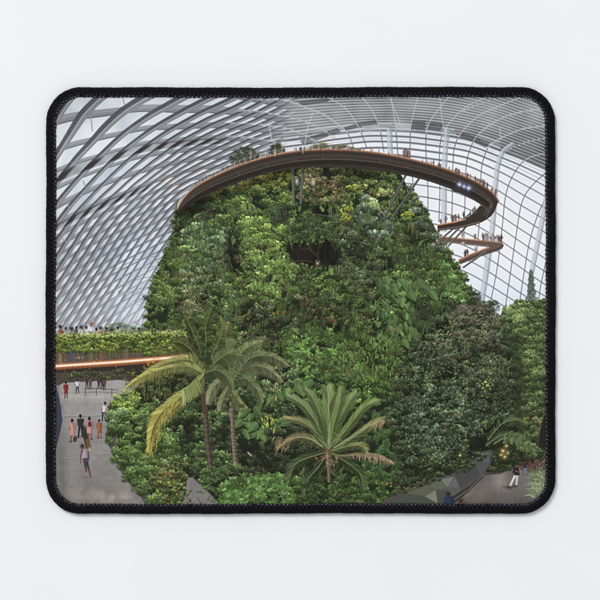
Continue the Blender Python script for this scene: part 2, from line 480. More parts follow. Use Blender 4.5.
def frond(pts, half, ca, cb, n=46, droop=.3, lw=.9, back=.75, tipw=.25, rachis=(150, 150, 90), shade=.8, fold=1.0):
    """a feather palm leaf along a curve: half = leaflet length in the middle, colour from ca (base) to cb (tip)"""
    q = smooth(pts, 14)
    m = len(q)-1
    for side in (-1, 1):
        for i in range(n):
            t = (i+R.random()*.6)/n
            k = min(int(t*m), m-1); f = t*m-k
            x = q[k][0]+(q[k+1][0]-q[k][0])*f; y = q[k][1]+(q[k+1][1]-q[k][1])*f
            tx = q[k+1][0]-q[k][0]; ty = q[k+1][1]-q[k][1]; l = math.hypot(tx, ty)+1e-6; tx /= l; ty /= l
            nx, ny = -ty*side, tx*side
            L = half*(math.sin(math.pi*min(1, t*.82+.16))**.7)*R.uniform(.8, 1.12)
            dx = tx*back+nx*fold; dy = ty*back+ny*fold+droop
            d = math.hypot(dx, dy)+1e-6; dx /= d; dy /= d
            up = 1.12 if ny < 0 else shade
            kk = up*R.uniform(.76, 1.2); hue = R.gauss(0, .045)
            c = [(ca[j]+(cb[j]-ca[j])*t)*kk*(1+hue*(1-j)) for j in range(3)]
            mx, my = x+dx*L*.55, y+dy*L*.55
            ex, ey = x+dx*L, y+dy*L+droop*L*.22
            seg(x, y, mx, my, lw, lw*.95, c); seg(mx, my, ex, ey, lw*.95, tipw, [v*1.06 for v in c])
    path(q, .8, rachis, .8, .35)

def person(x, y, h, hair, skin, top, legs, skirt=False, stride=.0, lean=0, w=1.0, bag=None, legskin=False):
    """a small printed figure: y = top of the head, h = height"""
    s = h/21.0
    hx = x; hy = y+1.7*s
    sh = y+3.9*s; hip = y+10.6*s; foot = y+h
    bx = x+lean
    dk = lambda c, k: [v*k for v in c]
    lc = skin if legskin else legs
    seg(bx-.9*s, hip, bx-1.0*s-stride, foot, 2.0*s*w, 1.2*s, dk(lc, .85)); seg(bx+.9*s, hip, bx+1.0*s+stride, foot-.5*s, 2.0*s*w, 1.2*s, lc)
    seg(bx-1.0*s-stride, foot-.4*s, bx-1.5*s-stride, foot, 1.2*s, 1.0*s, (40, 36, 36)); seg(bx+1.0*s+stride, foot-.8*s, bx+1.5*s+stride, foot-.4*s, 1.2*s, 1.0*s, (40, 36, 36))
    if skirt:
        poly([(bx-1.6*s, hip-2*s), (bx+1.6*s, hip-2*s), (bx+2.7*s, hip+4.2*s), (bx-2.7*s, hip+4.2*s)], legs)
        poly([(bx+.4*s, hip-2*s), (bx+1.6*s, hip-2*s), (bx+2.7*s, hip+4.2*s), (bx+.6*s, hip+4.2*s)], dk(legs, .8))
    seg(x-2.1*s*w, sh+.7*s, bx-2.7*s*w, hip-.6*s, 1.3*s, .9*s, dk(skin, .85)); seg(x+2.1*s*w, sh+.7*s, bx+2.8*s*w, hip-.8*s, 1.3*s, .9*s, skin)
    poly([(x-2.2*s*w, sh), (x+2.2*s*w, sh), (bx+1.9*s*w, hip+.4*s), (bx-1.9*s*w, hip+.4*s)], top)
    poly([(x+.5*s, sh), (x+2.2*s*w, sh), (bx+1.9*s*w, hip+.4*s), (bx+.7*s, hip+.4*s)], dk(top, .8))
    seg(x-2.1*s*w, sh+.5*s, x-2.5*s*w, sh+2.6*s, 1.5*s, 1.3*s, dk(top, .95)); seg(x+2.1*s*w, sh+.5*s, x+2.5*s*w, sh+2.6*s, 1.5*s, 1.3*s, dk(top, .8))
    seg(hx, hy+.8*s, hx, sh+.3*s, 1.2*s, 1.3*s, skin)
    seg(hx, hy-.2*s, hx, hy+.9*s, 2.3*s, 2.0*s, skin); seg(hx-.1*s, hy-.6*s, hx, hy+.2*s, 2.5*s, 2.4*s, hair); glow(hx+.5*s, hy+.9*s, .5*s, skin, .8)
    if bag: poly([(x-1.4*s, sh+.8*s), (x+1.4*s, sh+.8*s), (bx+1.5*s, sh+5*s), (bx-1.5*s, sh+5*s)], bag)

GREEN = dict(mid=[(74, 98, 52), (64, 90, 48), (88, 112, 58), (58, 80, 46)], deep=[(46, 64, 40), (54, 72, 44), (40, 56, 36)], lime=[(92, 118, 58), (82, 110, 52), (102, 126, 66)],
             blue=[(70, 92, 66), (82, 104, 76), (60, 80, 58), (90, 112, 84)], olive=[(98, 104, 62), (112, 116, 72), (84, 92, 54)], brown=[(94, 82, 60), (108, 88, 66), (84, 70, 54)],
             gray=[(96, 108, 92), (82, 96, 80), (114, 126, 108), (70, 84, 68)])
MOUNT = [(178, 208), (176, 222), (174, 236), (168, 250), (162, 262), (158, 275), (154, 287), (150, 298), (148, 310), (147, 334), (148, 420), (300, 470), (440, 470), (490, 330),
         (473, 298), (468, 288), (462, 275), (454, 262), (446, 247), (438, 233), (432, 222), (425, 211), (416, 200), (409, 190), (402, 176), (395, 168), (300, 160), (230, 175), (190, 196)]

def relief(pts, lo=.80, amp=.48, seed=640):
    """bulges and folds of the planted wall"""
    s, m = polymask(pts)
    a = fbm(26, seed, 2)[s]
    w = int((X1-X0)/5)+3; h = int((Y1-Y0)/17)+3
    b = upsample(np.random.RandomState(seed+1).rand(h, w).astype(np.float32), (PH, PW))[s]
    f = lo+amp*(.62*a+.38*b)
    m = blur1(m.astype(np.float32), 6)
    IMG[s] *= (1+(f-1)*m)[..., None]

def paint_mountain():
    poly(MOUNT, (34, 41, 28))
    nz = fbm(34, 200)
    nb = fbm(11, 300)
    # crown above the walkway
    for p, n, pal in (([(230, 162), (232, 152), (242, 147), (252, 148), (258, 153), (264, 159), (240, 168)], 60, [(66, 74, 56), (54, 62, 46), (80, 84, 66)]), ([(269, 153), (271, 146), (279, 143), (284, 150), (281, 156)], 26, [(58, 68, 50), (74, 82, 60)]),
                      ([(300, 153), (306, 147), (322, 143), (344, 145), (362, 150), (364, 153), (330, 151)], 70, [(112, 110, 76), (126, 112, 84), (96, 104, 66)])):
        bushes(p, n, (2, 3.4), (.8, 1.5), pal, base=.15, shadow=.2)
    # the whole flank, from back to front
    bushes(MOUNT, 900, (4.5, 9), (1.2, 2.4), GREEN['mid']+GREEN['olive'][:1]+GREEN['deep'], nz=nz, base=0)
    S = [
     # polygon, clumps, radius, leaf, palette, shape, extra
     ([(180, 212), (222, 190), (244, 182), (250, 200), (246, 232), (212, 236), (186, 226)], 46, (4, 8), (1.2, 2.4), GREEN['deep']+GREEN['mid'], 'oval'),
     ([(226, 190), (262, 178), (292, 186), (296, 226), (282, 262), (246, 262), (240, 226)], 90, (4, 8), (1.3, 2.6), GREEN['mid']+GREEN['lime'], 'oval'),
     ([(180, 232), (220, 218), (232, 236), (228, 262), (196, 262), (184, 250)], 46, (5, 8), (2.2, 3.4), GREEN['blue']+GREEN['mid'][:1], 'round'),
     ([(182, 258), (210, 244), (230, 258), (224, 292), (190, 300), (174, 280)], 50, (5, 8), (1.6, 2.8), GREEN['mid']+GREEN['blue'], 'oval'),
     ([(162, 262), (178, 232), (184, 252), (176, 300), (156, 310), (150, 304)], 52, (4, 7), (1.1, 2), GREEN['mid']+GREEN['olive']+GREEN['lime'], 'oval'),
     ([(182, 274), (200, 262), (206, 310), (196, 326), (184, 318)], 26, (3, 6), (1, 1.8), [(122, 124, 84), (108, 112, 70), (134, 130, 96)], 'oval'),
     ([(228, 270), (290, 258), (300, 284), (286, 310), (240, 312), (224, 300)], 78, (4, 7), (1.4, 2.6), GREEN['lime']+GREEN['mid'], 'oval'),
     ([(286, 276), (346, 266), (352, 300), (330, 300), (292, 296)], 60, (4, 7), (1.2, 2.4), GREEN['mid']+GREEN['lime'][1:2]+GREEN['deep'], 'oval'),
     ([(330, 216), (352, 214), (362, 240), (380, 250), (374, 300), (346, 296), (332, 268)], 80, (4, 7), (1.2, 2.2), [(66, 82, 58), (58, 74, 50), (78, 92, 66), (86, 90, 66)], 'oval'),
     ([(384, 190), (404, 180), (418, 204), (436, 236), (456, 268), (440, 300), (410, 290), (396, 240), (384, 216)], 110, (4, 7), (1.1, 2.2), GREEN['mid']+GREEN['olive'][2:]+GREEN['deep'], 'oval'),
     ([(412, 196), (432, 224), (446, 250), (436, 252), (420, 226), (408, 204)], 22, (4, 6), (1.6, 2.6), GREEN['gray'], 'oval'),
     ([(390, 240), (424, 250), (444, 300), (432, 330), (400, 316)], 60, (4, 8), (1.4, 3), [(62, 86, 54), (72, 96, 60), (56, 78, 52)], 'thin'),
     ([(442, 262), (458, 268), (470, 292), (468, 304), (446, 300)], 34, (4, 6), (1.4, 2.6), [(76, 120, 66), (66, 106, 56), (88, 130, 76)], 'oval'),
     ([(296, 170), (340, 168), (352, 184), (340, 204), (300, 200)], 40, (4, 6), (1.1, 2.2), GREEN['olive']+GREEN['brown'][:2], 'oval'),
     ([(326, 176), (342, 180), (348, 198), (336, 206), (322, 196)], 18, (3, 5), (1, 1.8), [(138, 112, 78), (120, 98, 72), (112, 106, 66)], 'oval'),
     ([(340, 172), (396, 172), (400, 192), (372, 196), (348, 192)], 46, (4, 6), (1.1, 2.2), GREEN['mid']+GREEN['brown'][:1]+GREEN['olive'][:1], 'oval'),
     ([(256, 178), (290, 170), (294, 182), (266, 190)], 16, (3, 5), (1, 2), [(136, 128, 50), (118, 118, 54), (104, 112, 52)], 'oval'),
     ([(228, 182), (252, 174), (262, 178), (244, 190)], 12, (3, 4), (1, 1.7), [(108, 76, 42), (92, 74, 44), (84, 82, 48)], 'oval'),
     ([(270, 208), (292, 206), (294, 224), (272, 222)], 12, (4, 6), (1.2, 2), [(54, 62, 54), (44, 52, 46)], 'oval'),
     ([(286, 222), (336, 216), (338, 244), (290, 244)], 34, (4, 7), (1.4, 2.4), [(56, 72, 50), (66, 84, 58), (48, 62, 44)], 'oval'),
     ([(376, 268), (420, 262), (440, 290), (420, 320), (384, 320)], 40, (4, 8), (1.6, 3), GREEN['mid']+[(78, 108, 66)], 'oval'),
     ([(232, 300), (300, 296), (308, 350), (292, 386), (236, 360)], 80, (3.5, 7), (1, 2.2), GREEN['deep']+GREEN['olive'][2:]+[(88, 92, 70), (96, 96, 78), (70, 86, 56)], 'oval'),
     ([(296, 296), (348, 296), (346, 330), (300, 326)], 50, (3.5, 6), (.9, 1.8), GREEN['deep']+GREEN['brown'][2:]+GREEN['mid'][:2], 'oval'),
     ([(284, 332), (346, 330), (350, 372), (300, 380), (284, 360)], 70, (4, 7), (1.5, 2.8), GREEN['mid']+[(74, 116, 62), (62, 96, 56)], 'oval'),
     ([(340, 326), (392, 330), (404, 362), (396, 392), (344, 388)], 70, (4, 7), (1.8, 3.4), [(70, 104, 52), (82, 116, 58), (60, 90, 48)], 'thin'),
     ([(300, 360), (350, 356), (380, 384), (350, 408), (300, 396)], 60, (4, 7), (1.6, 3), [(66, 100, 56), (80, 114, 60), (56, 84, 50)], 'thin'),
     ([(340, 286), (372, 286), (376, 330), (344, 334)], 36, (4, 6), (1.1, 2.2), GREEN['deep']+GREEN['mid']+GREEN['brown'][2:], 'oval'),
     ([(150, 300), (182, 292), (190, 332), (150, 332)], 34, (3.5, 6), (1, 1.9), GREEN['deep']+GREEN['mid']+GREEN['brown'][:1], 'oval'),
     ([(200, 300), (240, 296), (250, 330), (206, 332)], 36, (4, 7), (1.2, 2.4), GREEN['blue'][:3]+GREEN['mid'], 'oval'),
    ]
    for p, n, rad, L, pal, sh in S:
        bushes(p, n, rad, L, pal, sh, base=0, nz=nb, ang=(1.35 if sh == 'thin' else None), spread=.5)
    relief(MOUNT)
    # hollows and ledges, half hidden behind hanging plants
    HOL = [([(286, 247), (296, 239), (312, 242), (326, 238), (340, 246), (342, 256), (334, 266), (322, 264), (312, 269), (298, 265), (290, 259)], 3, .9), ([(229, 230), (237, 226), (241, 240), (238, 254), (242, 266), (234, 276), (226, 270), (222, 262), (226, 248)], 4, .8),
           ([(312, 205), (324, 207), (336, 205), (337, 214), (318, 215)], 2.5, .85), ([(180, 208), (200, 203), (222, 190), (228, 196), (206, 214), (190, 222)], 5, .35), ([(216, 206), (226, 197), (224, 212), (208, 220)], 4, .55),
           ([(293, 298), (303, 302), (302, 312), (294, 310)], 3, .6), ([(330, 318), (340, 323), (350, 326), (349, 335), (338, 332)], 4, .6), ([(408, 300), (420, 296), (430, 312), (424, 326), (414, 318)], 5, .5), ([(402, 220), (412, 226), (420, 248), (410, 246)], 4, .5),
           ([(282, 206), (291, 210), (290, 221), (280, 219)], 4, .5), ([(342, 296), (352, 299), (354, 324), (346, 318)], 4, .5), ([(246, 296), (252, 318), (246, 330), (241, 314)], 4, .5), ([(348, 240), (366, 246), (360, 262), (346, 258)], 5, .35),
           ([(252, 196), (270, 202), (264, 210), (250, 206)], 4, .4), ([(196, 296), (206, 290), (208, 304), (198, 308)], 4, .45), ([(262, 318), (276, 322), (272, 334), (260, 330)], 4, .4), ([(380, 256), (396, 262), (392, 274), (378, 270)], 4, .4)]
    for p, so, al in HOL: softpoly(p, (24, 23, 21), so, al)
    softpoly([(290, 246), (306, 245), (314, 254), (310, 262), (294, 260)], (44, 36, 32), 4, .6)
    path([(303, 249), (309, 248.5), (316, 255)], 2.4, (74, 58, 48), .5); path([(288, 263), (302, 260.5), (312, 262)], 1.2, (90, 74, 58), .6)
    for i in range(7): seg(292+i*6.6, 244, 292+i*6.6+R.uniform(-1, 1), 262, .7, .5, (62, 52, 44), .5)
    path([(318, 252), (318.4, 266)], 2.2, (64, 48, 42), .7)
    glow(317.5, 263.5, 2.4, (150, 110, 86), .7); glow(317.5, 263.5, 1.0, (226, 202, 176), .9); glow(319.5, 262, .6, (200, 170, 140), .8)
    for (xa, ya, xb, yb, n) in ((284, 240, 342, 240, 46), (286, 266, 340, 270, 40), (284, 246, 288, 264, 12), (340, 244, 346, 266, 14), (226, 228, 240, 226, 12), (240, 232, 246, 276, 22), (220, 240, 226, 272, 18), (312, 204, 336, 204, 14)):
        for i in range(n):
            u_ = R.random(); x = xa+(xb-xa)*u_+R.gauss(0, 2); y = ya+(yb-ya)*u_+R.gauss(0, 2.4)
            leaf(x, y, R.uniform(1.1, 2.4), R.gauss(1.5, .6), jit(R.choice([(62, 82, 48), (74, 96, 54), (50, 66, 40), (84, 106, 60)]), .1), 'oval', .3)
    for x, y in ((300, 240), (309, 241), (322, 239), (333, 241), (338, 244), (292, 243)):   # trailing stems over the opening
        for k in range(3): path([(x+R.uniform(-2, 2), y), (x+R.uniform(-3, 3), y+R.uniform(4, 11))], .7, jit((62, 78, 46), .1), .85)
    path([(312, 214), (336, 217)], 1.2, (100, 102, 88), .6)
    litter([(198, 210), (214, 208), (214, 222), (200, 222)], 24, (1, 1.8), [(76, 62, 78), (60, 52, 62), (84, 84, 70)])
    path([(237, 262.5), (242, 261)], 1.6, (110, 78, 62), .7)
    for x in (293.2, 301.6):
        path([(x+1.6 if x > 300 else x-.3, 160), (x+.9 if x > 300 else x, 180), (x-.6 if x > 300 else x+.8, 203)], 2.6, (106, 104, 98), .95)
        path([(x+2.2 if x > 300 else x+.5, 160), (x+.3 if x > 300 else x+1.6, 203)], .9, (70, 68, 62), .8)
    glow(297, 181.5, 1.7, (206, 206, 204), .85, 3); glow(313.5, 183, 1.8, (210, 208, 208), .8, 3); glow(311, 176, 1, (180, 180, 170), .6, 2)
    # uneven silhouette: plants spill past the flank
    for e in ([(178, 212), (174, 236), (168, 250), (158, 275), (150, 298), (147, 326)], [(404, 180), (416, 200), (432, 222), (446, 247), (462, 275), (472, 296)]):
        for x, y in smooth(e, 6):
            if R.random() < .75: bushes(oval(x+R.uniform(-1.5, 1.5), y, 3.5, 3.5), 3, (2.2, 4.2), (1, 2.2), GREEN['mid']+GREEN['deep']+GREEN['olive'][2:], base=0, lo=.35)
    # light plants with a look of their own
    bushes(oval(346, 212, 6.5, 8), 12, (3, 5), (1, 1.7), [(172, 168, 46), (156, 158, 48), (138, 146, 48)], base=0, lo=.55)
    bushes([(357, 204), (372, 198), (386, 212), (394, 226), (388, 242), (374, 244), (360, 232), (354, 216)], 30, (5, 8), (2.6, 4), [(66, 84, 66), (76, 94, 76), (54, 70, 56), (88, 104, 86)], 'round', base=.55, dens=26, lo=.25)
    bushes(oval(375, 204, 6, 4.5), 7, (3, 5), (1.8, 3), [(142, 164, 108), (124, 150, 96)], 'oval', base=0, lo=.6)
    bushes(oval(384, 194, 8, 4), 8, (3, 5), (1.6, 2.6), [(116, 128, 78), (130, 140, 84)], 'oval', base=0, lo=.6)
    bushes(oval(408, 214, 7, 4), 9, (3, 4), (1, 2), [(128, 144, 56), (112, 132, 54)], base=0, lo=.55)
    bushes(oval(352, 187, 5, 4), 6, (3, 4), (1, 2), [(126, 136, 52)], base=0, lo=.6)
    # tall hanging leaves on the right of the flank
    for x, y, L, a, c in ((380, 284, 7, 1.4, 0), (388, 282, 6, 1.1, 1), (395, 290, 7.5, 1.25, 0), (404, 284, 6.5, .9, 1), (408, 288, 5, 1.8, 0), (393, 322, 7.5, 1.9, 1), (399, 330, 6, 2.0, 0), (408, 318, 8, 1.15, 0), (402, 302, 6, 1.5, 1), (386, 306, 5, 1.2, 1),
                          (412, 296, 7, .9, 0), (428, 290, 7, .8, 1), (434, 296, 6, .9, 0), (414, 334, 7, 1.2, 0), (406, 344, 6, 1.0, 1), (378, 312, 1.5+3, 1.5, 0), (421, 284, 6, .9, 0)):
        leaf(x, y, L, a, jit(((64, 94, 58), (76, 110, 66))[c], .08), 'heart' if L > 5.5 else 'oval', .5)
        seg(x-math.cos(a)*L*.8, y-math.sin(a)*L*.8, x+math.cos(a)*L*.8, y+math.sin(a)*L*.8, .5, .3, (104, 132, 90), .6)
    for _ in range(60):
        x = R.uniform(376, 414); y = R.uniform(280, 345)
        leaf(x, y, R.uniform(2.5, 4.5), R.gauss(1.3, .5), jit(R.choice([(74, 108, 70), (84, 120, 76), (62, 92, 60)]), .12), 'oval', .4)
    for _ in range(46):
        x = R.uniform(252, 292); y = R.uniform(252, 292)
        leaf(x, y, R.uniform(1.8, 3.4), R.gauss(1.4, .5), jit(R.choice([(86, 118, 58), (76, 108, 52), (96, 128, 70)]), .12), R.choice(['heart', 'oval']), .4)
    for x, y, L in ((280, 232, 3.4), (285, 230, 3), (258, 260, 3.6), (264, 268, 2.4), (331, 272, 4), (308, 328, 5), (306, 336, 3.5), (260, 286, 4), (252, 288, 3)):
        leaf(x, y, L, R.gauss(1.4, .3), jit((88, 126, 66), .08), 'heart', .4)
    leaf(264.5, 266.5, 1.7, .6, (170, 178, 90), 'oval', .2)
    # bright sprays low on the flank
    for x, y, n in ((290, 350, 9), (300, 347, 9), (308, 352, 8), (318, 354, 9), (306, 340, 5), (332, 350, 7), (297, 368, 5), (306, 368, 5)):
        for k in range(n):
            a = R.uniform(0, 6.28)
            leaf(x+math.cos(a)*2.6, y+math.sin(a)*2.2, R.uniform(2.2, 3.4), a, jit(R.choice([(88, 142, 66), (76, 126, 60), (100, 154, 78)]), .08), 'oval', .35)
    for _ in range(150):
        x = R.uniform(338, 396); y = R.uniform(338, 392)
        L = R.uniform(3, 6); a = R.gauss(1.15 if x < 372 else 1.7, .35)
        seg(x, y, x+math.cos(a)*L, y+math.sin(a)*L, 1.3, .5, jit(R.choice([(84, 122, 58), (98, 138, 66), (66, 98, 48), (110, 144, 78)]), .1), .9)
    for _ in range(34):   # hanging pale strands
        x = R.uniform(300, 316); y = R.uniform(296, 318)
        seg(x, y, x+R.uniform(-.8, .8), y+R.uniform(2, 6), .6, .4, (128, 118, 82), .6)
    litter([(300, 288), (332, 288), (336, 322), (304, 318)], 40, (.7, 1.3), [(132, 82, 64), (112, 66, 54), (148, 112, 84)])
    litter([(326, 316), (338, 316), (338, 322), (326, 322)], 10, (.7, 1.2), [(170, 74, 60), (150, 66, 54)])
    litter([(268, 310), (284, 308), (284, 314), (268, 315)], 12, (.8, 1.3), [(206, 158, 44), (190, 140, 40)])
    litter([(240, 312), (256, 318), (246, 346), (240, 340)], 20, (.8, 1.5), [(150, 148, 70), (120, 92, 78), (172, 168, 120)])
    litter([(268, 340), (280, 340), (280, 352), (268, 350)], 8, (.8, 1.3), [(190, 170, 150), (164, 150, 122)])
    litter(MOUNT, 240, (.8, 1.5), [(108, 126, 76), (124, 130, 90), (98, 80, 62), (112, 96, 66), (98, 120, 66)], shadow=.3)
    # trailing vines and fine fern fans break up the leaf mass
    for _ in range(330):
        x = R.uniform(165, 465); y = R.uniform(190, 380)
        if not inpoly(MOUNT, np.array([x]), np.array([y]))[0] or 280 < x < 346 and 236 < y < 270: continue
        c = jit(R.choice([(72, 92, 52), (84, 106, 60), (60, 78, 46), (92, 100, 64), (64, 86, 56)]), .08)
        for k in range(R.randint(5, 12)):
            dx = R.uniform(-4, 4); L = R.uniform(3, 9)
            q = [(x+dx, y+R.uniform(-2, 2)), (x+dx*1.3, y+L*.5), (x+dx*1.35+R.uniform(-.8, .8), y+L)]
            path(q, .8, [v*R.uniform(.75, 1.2) for v in c], .85, .35)
    for _ in range(190):
        x = R.uniform(165, 465); y = R.uniform(200, 390)
        if not inpoly(MOUNT, np.array([x]), np.array([y]))[0] or 280 < x < 346 and 230 < y < 270: continue
        a = R.uniform(.2, 2.9); L = R.uniform(5, 9); c = jit(R.choice([(74, 100, 54), (66, 90, 50), (86, 112, 64), (58, 78, 48)]), .08)
        frond([(x, y), (x+math.cos(a)*L*.5, y+math.sin(a)*L*.4-1), (x+math.cos(a)*L, y+math.sin(a)*L*.8)], 2.4, c, [v*1.12 for v in c], 9, .3, .75, rachis=[v*1.1 for v in c])
    softpoly([(330, 210), (352, 214), (380, 250), (372, 300), (346, 310), (332, 270)], (.93, .93, .93), 10, 1, True); softpoly([(236, 300), (300, 300), (300, 350), (240, 350)], (.95, .95, .95), 10, 1, True)
    softpoly([(300, 300), (350, 300), (348, 332), (304, 328)], (.92, .9, .9), 8, 1, True); softpoly([(396, 240), (424, 244), (440, 300), (410, 320)], (.95, .95, .95), 10, 1, True)
    for _ in range(26):   # fine tufts on the left
        x = R.uniform(246, 268); y = R.uniform(336, 366)
        for k in range(4): seg(x, y, x+R.uniform(-7, 7), y+R.uniform(2, 7), .5, .25, jit((124, 134, 92), .1), .7)
    # stone niche with a small green lamp
    softpoly([(218, 320), (228, 318), (228, 334), (219, 336)], (92, 92, 92), 1.5, .8)
    glow(226, 315, 2.2, (70, 122, 98), .8, 1.0)
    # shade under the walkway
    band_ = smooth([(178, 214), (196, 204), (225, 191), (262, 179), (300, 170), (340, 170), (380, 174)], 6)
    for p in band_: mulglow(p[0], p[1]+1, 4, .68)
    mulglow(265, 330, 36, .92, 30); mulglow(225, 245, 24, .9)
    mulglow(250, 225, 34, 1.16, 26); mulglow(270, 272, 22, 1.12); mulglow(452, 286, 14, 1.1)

def railing_people(pts, n, lo=2.6, hi=4.4, cols=None):
    q = smooth(pts, 20)
    for i in range(n):
        x, y = q[int(R.random()*(len(q)-1))]
        h = R.uniform(lo, hi)
        c = R.choice(cols or [(92, 74, 70), (84, 84, 96), (130, 98, 90), (160, 146, 142), (76, 72, 76), (172, 128, 112), (110, 104, 112)])
        ln = R.uniform(-.5, .5); w = h*R.uniform(.16, .24)
        seg(x, y, x+ln*.3, y-h*.4, w, w*1.1, [v*.8 for v in c], .85)
        seg(x+ln*.3, y-h*.36, x+ln, y-h*.68, w*1.3, w*1.25, c, .9)
        if h > 4: seg(x+ln-w*.7, y-h*.64, x+ln-w*.9+R.uniform(-.4, .3), y-h*.4, w*.45, w*.35, [v*.9 for v in c], .8); seg(x+ln+w*.7, y-h*.64, x+ln+w*1.0, y-h*.42, w*.45, w*.35, [v*.75 for v in c], .8)
        glow(x+ln, y-h*.84, h*.1, R.choice([(70, 54, 48), (60, 46, 42), (150, 112, 96)]), .95, h*.115)

def paint_walkway():
    up = [(177.6, 209), (180, 204), (184, 198), (191, 190.5), (201, 183.5), (216, 175.5), (235, 167.2), (255, 160.3), (276, 154.8), (300, 151), (325, 149.6), (350, 150.2), (375, 152.7), (400, 157), (420, 161.6), (440, 167.2), (458, 173.6), (475, 181.2), (488, 189), (495.5, 196), (498.5, 201)]
    dn = [(497, 206), (494, 212.5), (489, 218), (479, 223.5), (462, 228), (437.5, 231), (437.5, 225), (455, 222), (466, 219), (476, 213.5), (482, 205.5), (470, 198), (455, 191), (440, 185.2), (420, 179), (400, 174.6), (378, 171.2), (352, 168.6), (328, 167.4), (300, 168.4), (276, 172), (250, 178.6), (226, 187), (206, 196), (191, 204), (182.5, 211), (178.5, 214)]
    U = smooth(up, 8); D = smooth(dn[:6], 6)+dn[6:9]+smooth(dn[9:11], 3)+smooth(dn[11:], 6)
    # struts behind and below
    for a in ((406.5, 174, 384, 219), (421, 176, 390.5, 220)):
        seg(*a, 2.2, 2.2, (74, 74, 74)); seg(a[0]-.5, a[1], a[2]-.5, a[3], .6, .6, (132, 132, 130), .8)
    # lower flights (far loop of the walkway)
    deck = [(440, 236.5), (452, 237.6), (466, 239), (482, 240.6), (495, 241.6), (502, 242.6), (504, 245.4), (502.5, 248.8), (497, 251.4), (488, 254.2), (476, 258.4), (460, 264.6), (458.5, 260), (470, 254.5), (481, 250.2), (488, 247.3), (478, 246.2), (462, 244.6), (448, 242.8), (440, 241.5)]
    poly(deck, (104, 84, 74)); 
    path([(440, 236.6), (466, 239.2), (495, 241.8), (502.5, 243)], 1.1, (198, 146, 112)); path([(459, 260), (470, 254.8), (484, 249.3), (489, 247.6)], 1.3, (206, 140, 100))
    path([(448, 242), (470, 244.6), (488, 246.4)], .7, (150, 136, 126)); path([(460, 262.6), (480, 254.4), (498, 248.8), (503.6, 245.5)], .9, (62, 56, 56))
    for a in ((480, 207, 440, 247.5), (476, 216, 449, 245.5), (470, 214, 436, 244), (487, 251, 463.5, 267.5)):
        seg(*a, 1.9, 1.9, (86, 80, 80)); seg(a[0]-.4, a[1]-.4, a[2]-.4, a[3]-.4, .6, .6, (150, 142, 138), .8)
    railing_people([(441, 224), (455, 221), (466, 218.6)], 11, 5, 8); railing_people([(468, 218), (476, 211)], 3, 4, 6)
    railing_people([(483, 240.5), (494, 241), (502, 242)], 11, 4.5, 8); railing_people([(463, 257), (472, 253.2), (482, 248.8)], 7, 4, 7)
    railing_people([(455, 237), (478, 239)], 3, 4, 6)
    poly(U+D, (58, 51, 46))
    # underside: lighter lip, bolts, darker depth
    lip = smooth([(181, 207), (190, 197.5), (203, 189), (226, 178.5), (252, 169.4), (276, 163), (300, 159), (326, 157.3), (352, 158), (378, 160.6), (402, 165), (424, 170.2), (446, 177), (464, 184.4), (480, 193), (490, 201), (491, 207), (484, 214)], 8)
    path([(a, b-1.6) for a, b in lip], 3.0, (74, 63, 56), .6); path([(a, b+1.9) for a, b in lip], .7, (112, 102, 94), .6)
    path([(a, b+5.0) for a, b in lip[:-18]], 4.2, (42, 37, 34), .7)
    path(U, 1.7, (150, 104, 76)); path([(a+.1, b-.5) for a, b in U], .8, (206, 160, 128), .85); path([(a, b+1.4) for a, b in U], 1.0, (96, 70, 56), .8)
    path([(437.5, 225.2), (455, 222.2), (466, 219.2)], 1.3, (206, 138, 96)); path([(438, 229.6), (462, 226.6), (480, 222)], .8, (150, 124, 106), .8)
    path([(482, 205), (489, 211), (487, 219)], .6, (116, 110, 106), .7); path([(482, 205.4), (476, 213), (466, 219)], .9, (40, 38, 38), .8)
    for i in range(14):
        p = lip[10+i*9]; seg(p[0]-.6, p[1]+.6, p[0]+.6, p[1]+.6, .5, .5, (158, 140, 120), .7)
    for x, y in ((232, 190), (242, 184), (262, 178), (214, 196), (221, 191), (282, 174), (272, 176)): glow(x, y, 1.6, (176, 112, 36), .55)
    # handrail and visitors along the rim
    rail = [(a, b-4.6) for a, b in U]
    path(rail[:int(len(rail)*.52)], .45, (196, 192, 188), .55)
    for i in range(0, int(len(U)*.5), 2):
        seg(U[i][0], U[i][1], U[i][0], U[i][1]-5, .5, .5, (206, 200, 196), .75)
    railing_people(up[3:10], 34, 2.6, 4.2, [(170, 130, 110), (150, 140, 132), (190, 160, 140), (110, 96, 88)])
    railing_people(up[9:14], 40, 2.4, 4.2); railing_people([(404, 156.6), (410, 157.6)], 6, 6, 9, [(132, 92, 80), (86, 84, 88), (150, 120, 110)])
    railing_people(up[14:18], 16, 3, 5.4); railing_people(up[16:20], 15, 4, 7)
    for a, b in ((275, 4), (303, 0), (251, 5)): seg(a, 154-b*0-(300-a)*-.10, a, 145+(300-a)*.1, .6, .6, (214, 214, 212), .8)
    # spotlights under the rim
    for x, y, r in ((459.6, 184.6, 1.5), (464.2, 186.6, 1.2), (468.8, 188.2, 1.6)):
        glow(x, y, r*2.3, (120, 130, 190), .6); glow(x, y, r, (236, 240, 255), 1)
        seg(x-3, y-.4, x+3, y+.5, .4, .4, (200, 206, 240), .7); seg(x, y-2.6, x, y+2.6, .4, .4, (200, 206, 240), .6)
    glow(463, 243.4, 1.4, (230, 220, 230), .8); seg(452, 190.5, 459, 192.5, .8, .8, (50, 48, 52))

